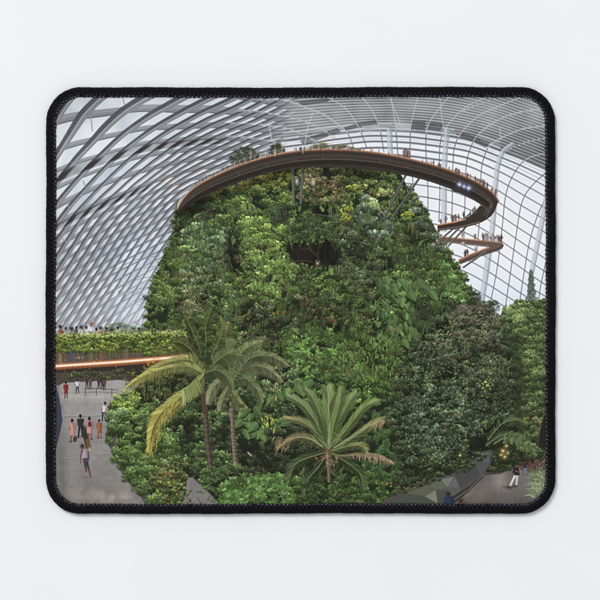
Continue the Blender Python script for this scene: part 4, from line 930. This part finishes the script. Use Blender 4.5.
def paint_right():
    nb = fbm(12, 700)
    # light tree by the right border
    poly([(440, 420), (554, 420), (554, 480), (440, 480)], (38, 46, 34)); bushes([(470, 430), (554, 430), (554, 470), (490, 476), (462, 460)], 90, (3, 5), (1.2, 2.2), [(52, 64, 42), (66, 78, 50), (44, 54, 38)], base=0)
    T2 = [(500, 316), (510, 306), (522, 300), (534, 302), (546, 298), (554, 300), (554, 450), (520, 450), (500, 420)]
    bushes(T2, 230, (4, 7), (1.2, 2.4), [(80, 100, 58), (90, 112, 66), (68, 88, 52), (104, 124, 78), (62, 80, 48)], base=.97, lo=.35, hi=1.25, nz=nb, dark=(48, 60, 40))
    bushes(T2, 150, (3.5, 6), (1.1, 2.2), [(82, 104, 60), (70, 90, 54), (96, 116, 72)], base=0, lo=.35, nz=nb)
    bushes([(504, 312), (516, 302), (524, 304), (522, 322), (508, 326)], 22, (3, 5), (1.2, 2), [(110, 136, 84), (100, 126, 74)], base=0, lo=.5)
    bushes([(524, 380), (554, 370), (554, 460), (524, 450)], 60, (4, 7), (1.4, 2.6), [(58, 76, 46), (70, 88, 54), (46, 62, 38), (88, 98, 64)], base=.35, nz=nb)
    # big glossy dark tree
    T1 = [(446, 316), (456, 304), (470, 300), (484, 302), (492, 310), (498, 322), (506, 336), (512, 356), (516, 384), (512, 416), (500, 440), (476, 452), (440, 470), (416, 474), (404, 462), (394, 440), (390, 410), (398, 380), (408, 356), (424, 334)]
    bushes(T1, 520, (4, 7.5), (1.2, 2.3), [(62, 80, 54), (54, 70, 46), (74, 92, 66), (46, 60, 40), (82, 98, 72), (60, 76, 46)], base=.85, lo=.22, hi=1.25, nz=nb, dark=(22, 26, 20), dens=30)
    bushes([(452, 312), (470, 300), (490, 306), (502, 336), (496, 352), (460, 346), (448, 330)], 76, (3, 5.5), (1.1, 2), [(90, 84, 64), (80, 74, 58), (102, 94, 74), (72, 80, 54)], base=0, lo=.35, nz=nb)
    bushes([(460, 340), (508, 346), (514, 392), (490, 400), (462, 380)], 60, (3, 6), (1.1, 2.1), [(76, 84, 56), (66, 74, 50), (88, 94, 66)], base=0, lo=.35, nz=nb)
    bushes([(420, 336), (450, 330), (458, 360), (430, 366)], 30, (3, 5), (1, 1.9), [(92, 98, 70), (80, 88, 62), (104, 108, 82)], base=0, lo=.4, nz=nb)
    bushes([(398, 392), (470, 388), (480, 440), (440, 462), (408, 452)], 130, (3.5, 6), (1.4, 2.4), [(72, 92, 68), (62, 82, 60), (84, 102, 80), (52, 68, 50)], base=0, lo=.22, nz=nb)
    for _ in range(1500):
        x = R.uniform(396, 512); y = R.uniform(312, 462)
        if not inpoly(T1, np.array([x]), np.array([y]))[0]: continue
        leaf(x, y, R.uniform(.9, 1.7), R.uniform(0, 6.28), jit(R.choice([(94, 110, 82), (106, 120, 96), (82, 98, 64), (74, 90, 58), (34, 42, 30), (30, 36, 26)]), .1), 'oval', .35)
    for x, y in ((481, 352), (492, 332), (478, 404), (459, 346), (470, 372)): glow(x, y, 3.4, (70, 80, 112), .22)
    litter([(480, 384), (492, 380), (490, 396), (480, 398)], 9, (1, 2), [(160, 168, 60), (140, 150, 58)])
    relief(T1, .66, .66, 660)
    # sprigs at the silhouettes
    for _ in range(150):
        x = R.uniform(446, 500); y = 306+abs(x-474)*.35+R.uniform(-6, 3)
        if x > 494: y += 8
        leaf(x, y, R.uniform(.9, 1.5), R.uniform(0, 6.28), jit((88, 86, 70), .15), 'oval', .1)
    for (x, y, n) in ((396, 392, 8), (392, 418, 9), (404, 366, 8), (416, 342, 8), (436, 322, 8), (452, 306, 9), (474, 297, 9), (492, 306, 8), (506, 340, 9), (516, 372, 8), (400, 448, 8), (512, 404, 8)):
        bushes(oval(x, y, 7, 6), n, (2.5, 4.5), (1, 1.9), [(64, 80, 54), (74, 88, 60), (54, 68, 46)], base=0, lo=.35)
    softpoly([(512, 340), (519, 334), (524, 380), (522, 430), (512, 436), (514, 390)], (34, 42, 30), 4, .6)
    softpoly([(500, 318), (507, 322), (516, 350), (510, 352)], (40, 48, 36), 3, .5)
    # understorey: dark gap, palms, ferns
    softpoly([(466, 440), (494, 430), (516, 424), (524, 440), (500, 448), (470, 452)], (24, 28, 24), 4, .85)
    for pts, h in (([(486, 446), (500, 436), (512, 434), (524, 440)], 6), ([(494, 444), (506, 438), (518, 440), (524, 450)], 5), ([(488, 440), (502, 424), (516, 420), (528, 424)], 6)): frond(pts, h, (52, 72, 48), (84, 104, 70), 30, .5, .9)
    for _ in range(26):
        x = R.uniform(508, 532); y = R.uniform(436, 458); a = R.uniform(-2.8, -.3); L = R.uniform(6, 11)
        frond([(x, y), (x+math.cos(a)*L*.6, y+math.sin(a)*L*.6), (x+math.cos(a)*L, y+math.sin(a)*L*.5+2)], 3, (64, 88, 54), (100, 122, 80), 10, .35, .8, rachis=(90, 110, 70))
    poly([(552, 420), (546, 412), (541, 426), (536, 446), (544, 448), (550, 436)], (40, 36, 34)); path([(545, 408), (539, 436), (538, 446)], 1, (90, 78, 66), .8)
    for x, y in ((525, 419), (528, 418), (536, 417), (540, 422)): glow(x, y, 1.3, (190, 160, 60), .8)
    # planter and floor
    poly([(470, 462), (480, 452), (492, 450), (494, 470), (520, 466), (554, 460), (554, 508), (382, 508), (384, 500), (420, 482), (446, 476)], (80, 76, 72))
    FL = [(452, 503), (470, 490), (482, 476), (500, 474), (514, 469), (540, 472), (552, 480), (552, 508), (440, 508)]
    poly(FL, (108, 102, 99))
    s, m = polymask(FL); x, y = GX[s], GY[s]
    L = ((vnoise(9, 80)[s]-.5)*16+(vnoise(1.6, 81)[s]-.5)*10)[..., None]+np.exp(-(((x-500)/7)**2+((y-480)/9)**2))[..., None]*np.array([30, 22, 14])+np.exp(-(((x-476)/16)**2+((y-496)/6)**2))[..., None]*np.array([12, 5, -2])-(sstep(488, 504, y)*12)[..., None]
    IMG[s] += L*m[..., None]
    for i in range(5): seg(468+i*16, 503, 484+i*10, 477, .5, .4, (92, 84, 80), .5)
    bushes([(484, 462), (500, 452), (524, 452), (516, 468), (500, 472), (484, 472)], 40, (2.5, 4.5), (1, 2), [(52, 64, 40), (70, 82, 48), (40, 50, 34)], base=.7, lo=.4)
    bushes([(394, 474), (440, 462), (470, 452), (478, 456), (452, 474), (420, 482), (396, 488)], 60, (3, 5), (1.1, 2.2), [(50, 60, 40), (66, 76, 50), (38, 48, 32)], base=.8, lo=.35)
    for x, y, r in ((506.5, 446, 1.5), (503, 451, 1.8), (505, 457, 1.4), (501, 455, 1.2), (508, 453, 1)): glow(x, y, r*1.8, (190, 150, 70), .6); glow(x, y, r*.7, (250, 226, 180), .9)
    for x, y, r in ((460.5, 455, 2), (466, 440, 2), (468, 446, 1.6), (464, 450, 1.5), (466, 434, 1.2)): glow(x, y, r*1.0, (124, 122, 44), .5); glow(x, y, r*.4, (196, 176, 74), .8)
    glow(460, 455.5, 1, (255, 226, 170), .9)
    # faceted grey planter wall
    F = [([(470, 464), (480, 453), (490, 452), (491, 463), (484, 474), (466, 481)], (96, 96, 98)), ([(480, 453), (490, 452), (489, 464), (483, 462)], (112, 112, 116)), ([(462, 470), (472, 462), (480, 474), (468, 482), (456, 492), (450, 484)], (84, 84, 86)), ([(436, 478), (455, 476), (462, 490), (452, 498), (440, 492)], (108, 110, 106)),
         ([(440, 480), (455, 476), (448, 488)], (142, 146, 138)), ([(455, 476), (460, 488), (448, 488)], (120, 122, 120)), ([(428, 484), (440, 480), (448, 488), (436, 490)], (116, 124, 96)), ([(404, 494), (428, 484), (436, 490), (424, 496), (396, 503)], (108, 116, 84)), ([(386, 504), (404, 494), (424, 496), (446, 490), (452, 498), (446, 508), (386, 508)], (88, 92, 82)), ([(424, 496), (436, 490), (438, 504)], (156, 160, 140)), ([(446, 500), (470, 486), (482, 475), (484, 477), (470, 491), (454, 504)], (60, 56, 56))]
    for p, c in F: poly(p, [v*.76+8 for v in c], .95, 16)
    for p, c in F[:-1]: path(p+[p[0]], .5, (66, 66, 66), .5)
    path([(448, 504), (470, 489), (483, 475)], .8, (140, 128, 122), .7); path([(486, 474), (502, 472.6), (515, 467)], .8, (64, 60, 58), .9)
    litter([(390, 488), (430, 476), (440, 478), (404, 494)], 26, (1, 2), [(60, 72, 42), (110, 84, 60), (84, 96, 52)])
    bushes([(460, 466), (476, 452), (492, 448), (490, 455), (478, 460), (466, 472)], 16, (2.5, 4), (1.2, 2.4), [(58, 72, 46), (70, 86, 52), (46, 58, 38)], base=0, lo=.35)
    bushes([(392, 486), (424, 478), (444, 474), (440, 480), (414, 488), (392, 498)], 18, (2, 3.5), (1.2, 2.2), [(54, 66, 42), (68, 80, 48), (44, 54, 36)], base=0, lo=.35)
    # red plant, grassy clump
    litter([(524, 464), (544, 456), (548, 470), (530, 472)], 60, (2, 4), [(92, 52, 54), (104, 62, 60), (72, 44, 46), (88, 84, 60)], 'thin', ang=-1.2, spread=.7)
    # people on the right floor
    person(525, 459.5, 16, (30, 24, 24), (120, 84, 72), (56, 48, 50), (104, 122, 156), stride=.8, w=1.2)
    softpoly([(502, 487), (512, 485), (520, 486), (510, 490)], (70, 62, 60), 1.5, .6)
    seg(516, 474, 510, 486.4, 2.6, 1.8, (206, 202, 198)); seg(517.6, 474, 516.4, 485.6, 2.6, 1.8, (190, 186, 184)); seg(510, 486.6, 507.6, 487.4, 1.6, 1.2, (60, 52, 50)); seg(516.4, 485.8, 514.6, 486.6, 1.4, 1.2, (60, 52, 50))
    poly([(514, 468), (519, 467.4), (520.4, 471), (519.4, 475.6), (514.2, 475.6)], (38, 34, 36)); seg(514.6, 469, 513, 473, 1.7, 1.3, (44, 38, 40)); seg(519.6, 469, 521, 474, 1.5, 1.2, (146, 104, 86)); seg(515.4, 471, 519.4, 472.4, .9, .9, (150, 90, 76)); glow(517.6, 465.4, 1.7, (146, 104, 86), 1, 1.9); glow(517.8, 464.3, 1.7, (36, 28, 26), 1, 1.4)
    for _ in range(190):
        x = R.uniform(534, 549); y = R.uniform(474, 498); a = R.uniform(-3.0, -1.2); L = R.uniform(5, 15)
        mx, my = x+math.cos(a)*L*.6, y+math.sin(a)*L*.6
        c = jit(R.choice([(112, 132, 96), (132, 150, 112), (90, 108, 76), (150, 160, 116)]), .1)
        seg(x, y, mx, my, .9, .7, c); seg(mx, my, mx+math.cos(a)*L*.4-1, my+math.sin(a)*L*.2+1.5, .7, .25, c)
    # heads at the lower edge
    poly([(443.5, 508), (444, 498), (446.5, 496), (451, 496), (453.6, 498.4), (454.4, 508)], (44, 56, 84)); glow(448.6, 494, 2.1, (30, 26, 28), 1, 2.1); poly([(450.6, 496.2), (453.6, 498.4), (454.4, 508), (451, 508)], (34, 44, 68))
    glow(461.3, 501.4, 2.3, (42, 30, 30), 1, 2.2); glow(462.4, 502.4, 1.2, (150, 70, 60), .8); poly([(457.5, 508), (458.6, 503.6), (464, 503.6), (465.6, 508)], (96, 56, 56))

def grade():
    """the softness and tone of the printed photograph"""
    global IMG
    np.clip(IMG, 0, 255, out=IMG)
    l = IMG @ np.array([.3, .59, .11], np.float32)
    sat = .84+.0*l
    g_ = np.clip((IMG[..., 1]-IMG[..., 0])/40, 0, 1)[..., None]
    IMG = l[..., None]+(IMG-l[..., None])*sat[..., None]
    IMG += g_*np.array([9, 1, -5], np.float32)
    soft = blur1(IMG, 4)
    IMG += (IMG-soft)*.28
    IMG += (11*np.exp(-l/34))[..., None]*np.array([1.0, 1.0, .92])
    IMG += ((NR.rand(PH, PW)-.5)*7).astype(np.float32)[..., None]
    np.clip(IMG, 0, 255, out=IMG)

def paint_all():
    paint_dome(); paint_mountain(); paint_walkway(); paint_left(); paint_midground(); paint_palms(); paint_right()

paint_all()

grade()
# ---------------------------------------------------------------- the pad itself
U = 0.00047                             # metres per picture unit
scene = bpy.context.scene
COL = scene.collection

def W(px, py, z=0.0):                   # picture units (x right, y down) -> world
    return ((px-300.0)*U, (300.0-py)*U, z*U)

def mat(name):
    m = bpy.data.materials.new(name); m.use_nodes = True
    nt = m.node_tree; b = nt.nodes['Principled BSDF']
    return m, nt, b

def noise(nt, scale, detail=3.0, rough=.6, coord='Object'):
    tc = nt.nodes.new('ShaderNodeTexCoord'); n = nt.nodes.new('ShaderNodeTexNoise')
    n.inputs['Scale'].default_value = scale; n.inputs['Detail'].default_value = detail; n.inputs['Roughness'].default_value = rough
    nt.links.new(tc.outputs[coord], n.inputs['Vector'])
    return n

def ramp(nt, src, stops):
    r = nt.nodes.new('ShaderNodeValToRGB')
    e = r.color_ramp.elements
    e[0].position, e[0].color = stops[0][0], (*stops[0][1], 1); e[1].position, e[1].color = stops[-1][0], (*stops[-1][1], 1)
    nt.links.new(src, r.inputs['Fac'])
    return r

def bump(nt, b, src, strength, dist):
    k = nt.nodes.new('ShaderNodeBump'); k.inputs['Strength'].default_value = strength; k.inputs['Distance'].default_value = dist
    nt.links.new(src, k.inputs['Height']); nt.links.new(k.outputs['Normal'], b.inputs['Normal'])
    return k

def mesh_object(name, verts, faces, material, parent=None, smooth_=True):
    me = bpy.data.meshes.new(name)
    me.from_pydata(verts, [], faces); me.update()
    if smooth_: me.polygons.foreach_set('use_smooth', [True]*len(me.polygons))
    me.materials.append(material)
    o = bpy.data.objects.new(name, me); COL.objects.link(o); o.parent = parent
    return o

# ---- outline: a rounded rectangle whose sides are not perfectly straight
CORN = [(45.8, 87.4), (555.7, 86.8), (555.9, 513.7), (45.3, 514.1)]     # TL TR BR BL
def warp(u, v):                         # unit square -> picture units
    a, b, c, d = CORN
    x = (a[0]*(1-u)+b[0]*u)*(1-v)+(d[0]*(1-u)+c[0]*u)*v
    y = (a[1]*(1-u)+b[1]*u)*(1-v)+(d[1]*(1-u)+c[1]*u)*v
    return x, y

def outline(n_per_unit=3.0, r=34.5):
    w, h = 510.0, 426.2
    pts = []
    def add(x, y, nx, ny): pts.append((x, y, nx, ny))
    def straight(xa, ya, xb, yb, nx, ny):
        L = math.hypot(xb-xa, yb-ya); n = int(L*n_per_unit)
        for i in range(n):
            t = i/n; add(xa+(xb-xa)*t, ya+(yb-ya)*t, nx, ny)
    def arc(cx, cy, a0):
        n = int(r*math.pi/2*n_per_unit)
        for i in range(n):
            a = a0+(math.pi/2)*i/n; add(cx+r*math.cos(a), cy+r*math.sin(a), math.cos(a), math.sin(a))
    straight(r, 0, w-r, 0, 0, -1); arc(w-r, r, -math.pi/2)
    straight(w, r, w, h-r, 1, 0); arc(w-r, h-r, 0)
    straight(w-r, h, r, h, 0, 1); arc(r, h-r, math.pi/2)
    straight(0, h-r, 0, r, -1, 0); arc(r, r, math.pi)
    out = []
    s = 0.0
    for i, (x, y, nx, ny) in enumerate(pts):
        X, Y = warp(x/w, y/h)
        wob = .28*math.sin(s*.021+.6)+.16*math.sin(s*.083+2)+.09*math.sin(s*.31)
        out.append((X+nx*wob, Y+ny*wob, nx, ny, s)); s += 1/n_per_unit
    return out
OUT = outline()
NO = len(OUT)

pad = bpy.data.objects.new('mouse_pad', None); COL.objects.link(pad)
pad.empty_display_size = .05
pad['label'] = 'rectangular mouse pad printed with a glasshouse garden photo, black stitched edge, on white tabletop'
pad['category'] = 'mouse pad'

# ---- dyed fabric top
m_print, nt, b = mat('dyed_fabric')
at = nt.nodes.new('ShaderNodeAttribute'); at.attribute_name = 'dye'
nz1 = noise(nt, 5200, 2, .6)
mx = nt.nodes.new('ShaderNodeMix'); mx.data_type = 'RGBA'; mx.blend_type = 'MULTIPLY'; mx.inputs['Factor'].default_value = 1.0
rp = ramp(nt, nz1.outputs['Fac'], [(.3, (.93, .93, .93)), (.7, (1.05, 1.05, 1.05))])
nt.links.new(at.outputs['Color'], mx.inputs['A']); nt.links.new(rp.outputs['Color'], mx.inputs['B'])
nt.links.new(mx.outputs['Result'], b.inputs['Base Color'])
b.inputs['Roughness'].default_value = .95; b.inputs['Specular IOR Level'].default_value = .06
bump(nt, b, noise(nt, 3800, 2, .5).outputs['Fac'], .18, .0001)

STEP = 2                                 # paint samples per mesh vertex
xs0, xs1, ys0, ys1 = 50.0, 551.6, 92.4, 509.6
ix0, ix1 = int((xs0-X0)*SS), int((xs1-X0)*SS); iy0, iy1 = int((ys0-Y0)*SS), int((ys1-Y0)*SS)
cols_i = np.arange(ix0, ix1, STEP); rows_i = np.arange(iy0, iy1, STEP)
gx = (cols_i+.5)/SS+X0; gy = (rows_i+.5)/SS+Y0
VX, VY = np.meshgrid(gx, gy)
dye = (IMG[rows_i][:, cols_i]+IMG[rows_i][:, cols_i+1]+IMG[rows_i+1][:, cols_i]+IMG[rows_i+1][:, cols_i+1])*.25/255.0
# a print on fabric: soft blacks, slightly dulled whites
lin = np.where(dye <= .04045, dye/12.92, ((dye+.055)/1.055)**2.4)
lin = np.clip(lin*DYE_GAIN, 0.004, .95)
nv = VX.size; nw, nh = len(gx), len(gy)
co = np.zeros((nv, 3), np.float32)
co[:, 0] = (VX.ravel()-300)*U; co[:, 1] = (300-VY.ravel())*U
lowf = .10*np.sin(VX*.021+1)*np.sin(VY*.017)             # the pad does not lie perfectly flat
co[:, 2] = (6.1+lowf.ravel())*U
idx = np.arange(nv).reshape(nh, nw)
quads = np.stack([idx[1:, :-1], idx[1:, 1:], idx[:-1, 1:], idx[:-1, :-1]], -1).reshape(-1, 4)
# keep the faces under the rounded outline only (it ends beneath the edge binding)
cx = VX[:-1, :-1].ravel(); cy = VY[:-1, :-1].ravel()
qx = np.clip(np.abs(cx-300.7)-(255.2-34.5), 0, None); qy = np.clip(np.abs(cy-300.9)-(213.1-34.5), 0, None)
quads = quads[np.hypot(qx, qy) < 34.5-5.0]
used = np.zeros(nv, bool); used[quads.ravel()] = True
remap = np.cumsum(used)-1
quads = remap[quads].astype(np.int32); co = co[used]
me = bpy.data.meshes.new('printed_fabric')
me.vertices.add(len(co)); me.vertices.foreach_set('co', co.ravel())
me.loops.add(quads.size); me.loops.foreach_set('vertex_index', quads.ravel())
me.polygons.add(len(quads)); me.polygons.foreach_set('loop_start', np.arange(0, quads.size, 4, dtype=np.int32))
me.update(calc_edges=True)
me.polygons.foreach_set('use_smooth', np.ones(len(quads), bool))
ca = me.color_attributes.new('dye', 'FLOAT_COLOR', 'POINT')
rgba = np.ones((len(co), 4), np.float32); rgba[:, :3] = lin.reshape(-1, 3)[used]
ca.data.foreach_set('color', rgba.ravel())
me.materials.append(m_print)
fabric = bpy.data.objects.new('printed_fabric', me); COL.objects.link(fabric); fabric.parent = pad

# ---- overlocked edge: a rolled binding of black thread, ribbed across
m_hem, nt, b = mat('black_overlock_thread')
n1 = noise(nt, 900, 4, .6); r1 = ramp(nt, n1.outputs['Fac'], [(.3, (.0025, .0023, .0032)), (.75, (.008, .0072, .0092))])
nt.links.new(r1.outputs['Color'], b.inputs['Base Color'])
b.inputs['Roughness'].default_value = .9; b.inputs['Specular IOR Level'].default_value = .1
b.inputs['Sheen Weight'].default_value = .0; b.inputs['Sheen Roughness'].default_value = .4
bump(nt, b, noise(nt, 6000, 3, .7).outputs['Fac'], .5, .0002)
PROF = [(1.6, .05), (.5, .7), (.05, 1.9), (0, 3.3), (.35, 4.7), (1.2, 6.0), (2.6, 7.0), (4.4, 7.45), (6.2, 7.45), (7.8, 7.15), (8.9, 6.7), (9.5, 6.3), (9.9, 5.7)]
HR = random.Random(3)
NP_ = len(PROF)
hv, hf = [], []
ribj = [HR.uniform(.6, 1.3) for _ in range(2000)]
for i, (X, Y, nx, ny, s) in enumerate(OUT):
    k = int(s/1.4)
    rib = (abs(math.sin(math.pi*s/1.4))**.7-.6)*.34*ribj[k % 2000]+.12*math.sin(s*.9)
    wid = 1+.03*math.sin(s*.05)+.02*math.sin(s*.41)
    for j, (d, z) in enumerate(PROF):
        t = j/(NP_-1)
        a = math.sin(math.pi*min(1, t*1.05))
        dd = d*wid-rib*a*(.9 if t < .4 else .1)
        hv.append(W(X-nx*dd, Y-ny*dd, max(.03, z+rib*a*(.3 if t < .4 else 1.0))))
for i in range(NO):
    j = (i+1) % NO
    for k in range(NP_-1):
        hf.append((i*NP_+k, i*NP_+k+1, j*NP_+k+1, j*NP_+k))
hem = mesh_object('stitched_edge', hv, hf, m_hem, pad)

# ---- thread passes of the overlock seam
m_thr, nt, b = mat('black_seam_thread')
nt.links.new(ramp(nt, noise(nt, 2500, 2).outputs['Fac'], [(.3, (.008, .0075, .010)), (.8, (.022, .020, .026))]).outputs['Color'], b.inputs['Base Color'])
b.inputs['Roughness'].default_value = .75; b.inputs['Specular IOR Level'].default_value = .2
m_loop, nt, b = mat('pale_looper_thread')
nt.links.new(ramp(nt, noise(nt, 1200, 2).outputs['Fac'], [(.3, (.10, .10, .13)), (.7, (.36, .36, .43))]).outputs['Color'], b.inputs['Base Color'])
b.inputs['Roughness'].default_value = .6

def at_s(s, d, z, off=0.0):
    f = (s % OUT[-1][4])*3.0
    X, Y, nx, ny, _ = OUT[int(f) % NO]
    return ((X-nx*d)+(-ny)*off, (Y-ny*d)+nx*off, z)

def tube(V, F, pts, rad):
    n0 = len(V); m = 6
    for i, p in enumerate(pts):
        a = pts[max(0, i-1)]; c = pts[min(len(pts)-1, i+1)]
        t = np.array(c)-np.array(a); t = t/(np.linalg.norm(t)+1e-9)
        up = np.array([0, 0, 1.0]); sd = np.cross(t, up); sd /= np.linalg.norm(sd)+1e-9; up = np.cross(sd, t)
        r = rad[i]
        for q in range(m):
            an = q*2*math.pi/m
            v = np.array(p)+r*(math.cos(an)*sd+math.sin(an)*up)
            V.append(W(*v))
    for i in range(len(pts)-1):
        for q in range(m):
            F.append((n0+i*m+q, n0+i*m+(q+1) % m, n0+(i+1)*m+(q+1) % m, n0+(i+1)*m+q))
    F.append(tuple(n0+q for q in range(m))[::-1]); F.append(tuple(n0+(len(pts)-1)*m+q for q in range(m)))

tv, tf, lv_, lf_ = [], [], [], []
total = OUT[-1][4]; pitch = 4.24; ns = int(total/pitch)
for i in range(ns):
    s = i*total/ns+HR.uniform(-.3, .3)
    L = HR.uniform(10.2, 11.0); sl = HR.uniform(.2, .9)
    tube(tv, tf, [at_s(s, 5.6, 7.35, -sl), at_s(s, 7.6, 7.75, -sl*.5), at_s(s, 9.2, 7.2, 0), at_s(s, L-.6, 6.55, sl*.3), at_s(s, L, 6.25, sl*.4)], [.5, .82, .92, .78, .4])
    # the looper thread peeps out between two passes
    if HR.random() < .93:
        q = s+pitch*.5; d0 = HR.uniform(8.2, 8.8); e = HR.uniform(.9, 1.5)
        tube(lv_, lf_, [at_s(q, d0, 7.25, -.25), at_s(q, d0+e*.5, 7.15, .05), at_s(q, d0+e, 6.85, .3)], [.28, HR.uniform(.42, .66), .26])
    tube(tv, tf, [at_s(s, 9.5, 6.75), at_s(s+pitch*.5, 9.95, 6.6), at_s(s+pitch, 9.5, 6.75)], [.42, .5, .42])
mesh_object('overlock_stitching', tv, tf, m_thr, hem)
mesh_object('looper_thread', lv_, lf_, m_loop, hem)

# ---------------------------------------------------------------- white tabletop
m_tab, nt, b = mat('white_laminate')
nt.links.new(ramp(nt, noise(nt, 14, 4, .55).outputs['Fac'], [(.25, TAB_A), (.75, TAB_B)]).outputs['Color'], b.inputs['Base Color'])
b.inputs['Roughness'].default_value = .62; b.inputs['Specular IOR Level'].default_value = .25
bump(nt, b, noise(nt, 1500, 2, .5).outputs['Fac'], .02, .0001)
bm = bmesh.new()
bmesh.ops.create_cube(bm, size=1.0)
for v in bm.verts: v.co.x *= 2.4; v.co.y *= 2.4; v.co.z = v.co.z*.03-.015
bmesh.ops.bevel(bm, geom=[e for e in bm.edges], offset=.004, segments=2, affect='EDGES')
me = bpy.data.meshes.new('tabletop'); bm.to_mesh(me); bm.free(); me.materials.append(m_tab)
tab = bpy.data.objects.new('tabletop', me); COL.objects.link(tab)
tab['kind'] = 'structure'; tab['label'] = 'plain white tabletop under the mouse pad'

# ---------------------------------------------------------------- studio light
world = bpy.data.worlds.new('World'); scene.world = world; world.use_nodes = True
bg = world.node_tree.nodes['Background']; bg.inputs['Color'].default_value = (.95, .97, 1.0, 1); bg.inputs['Strength'].default_value = AMB
from mathutils import Vector
def lamp(name, loc, size, power, color):
    l = bpy.data.lights.new(name, 'AREA'); l.shape = 'SQUARE'; l.size = size; l.energy = power; l.color = color
    o = bpy.data.objects.new(name, l); COL.objects.link(o); o.location = loc
    o.rotation_euler = (Vector((0, 0, 0))-Vector(loc)).to_track_quat('-Z', 'Y').to_euler()
    return o
lamp('softbox', (-2.6, 3.4, 5.0), 2.2, KEY, (1.0, .985, .97))

cam = bpy.data.cameras.new('camera'); co_ = bpy.data.objects.new('camera', cam); COL.objects.link(co_)
co_.location = (0, 0, 1.3); cam.sensor_width = 36; cam.lens = 36*(1.3-6*U)/(600*U); cam.clip_end = 20; cam.clip_start = .01
scene.camera = co_
scene.view_settings.view_transform = 'Standard'; scene.view_settings.look = 'None'; scene.view_settings.exposure = 0; scene.view_settings.gamma = 1
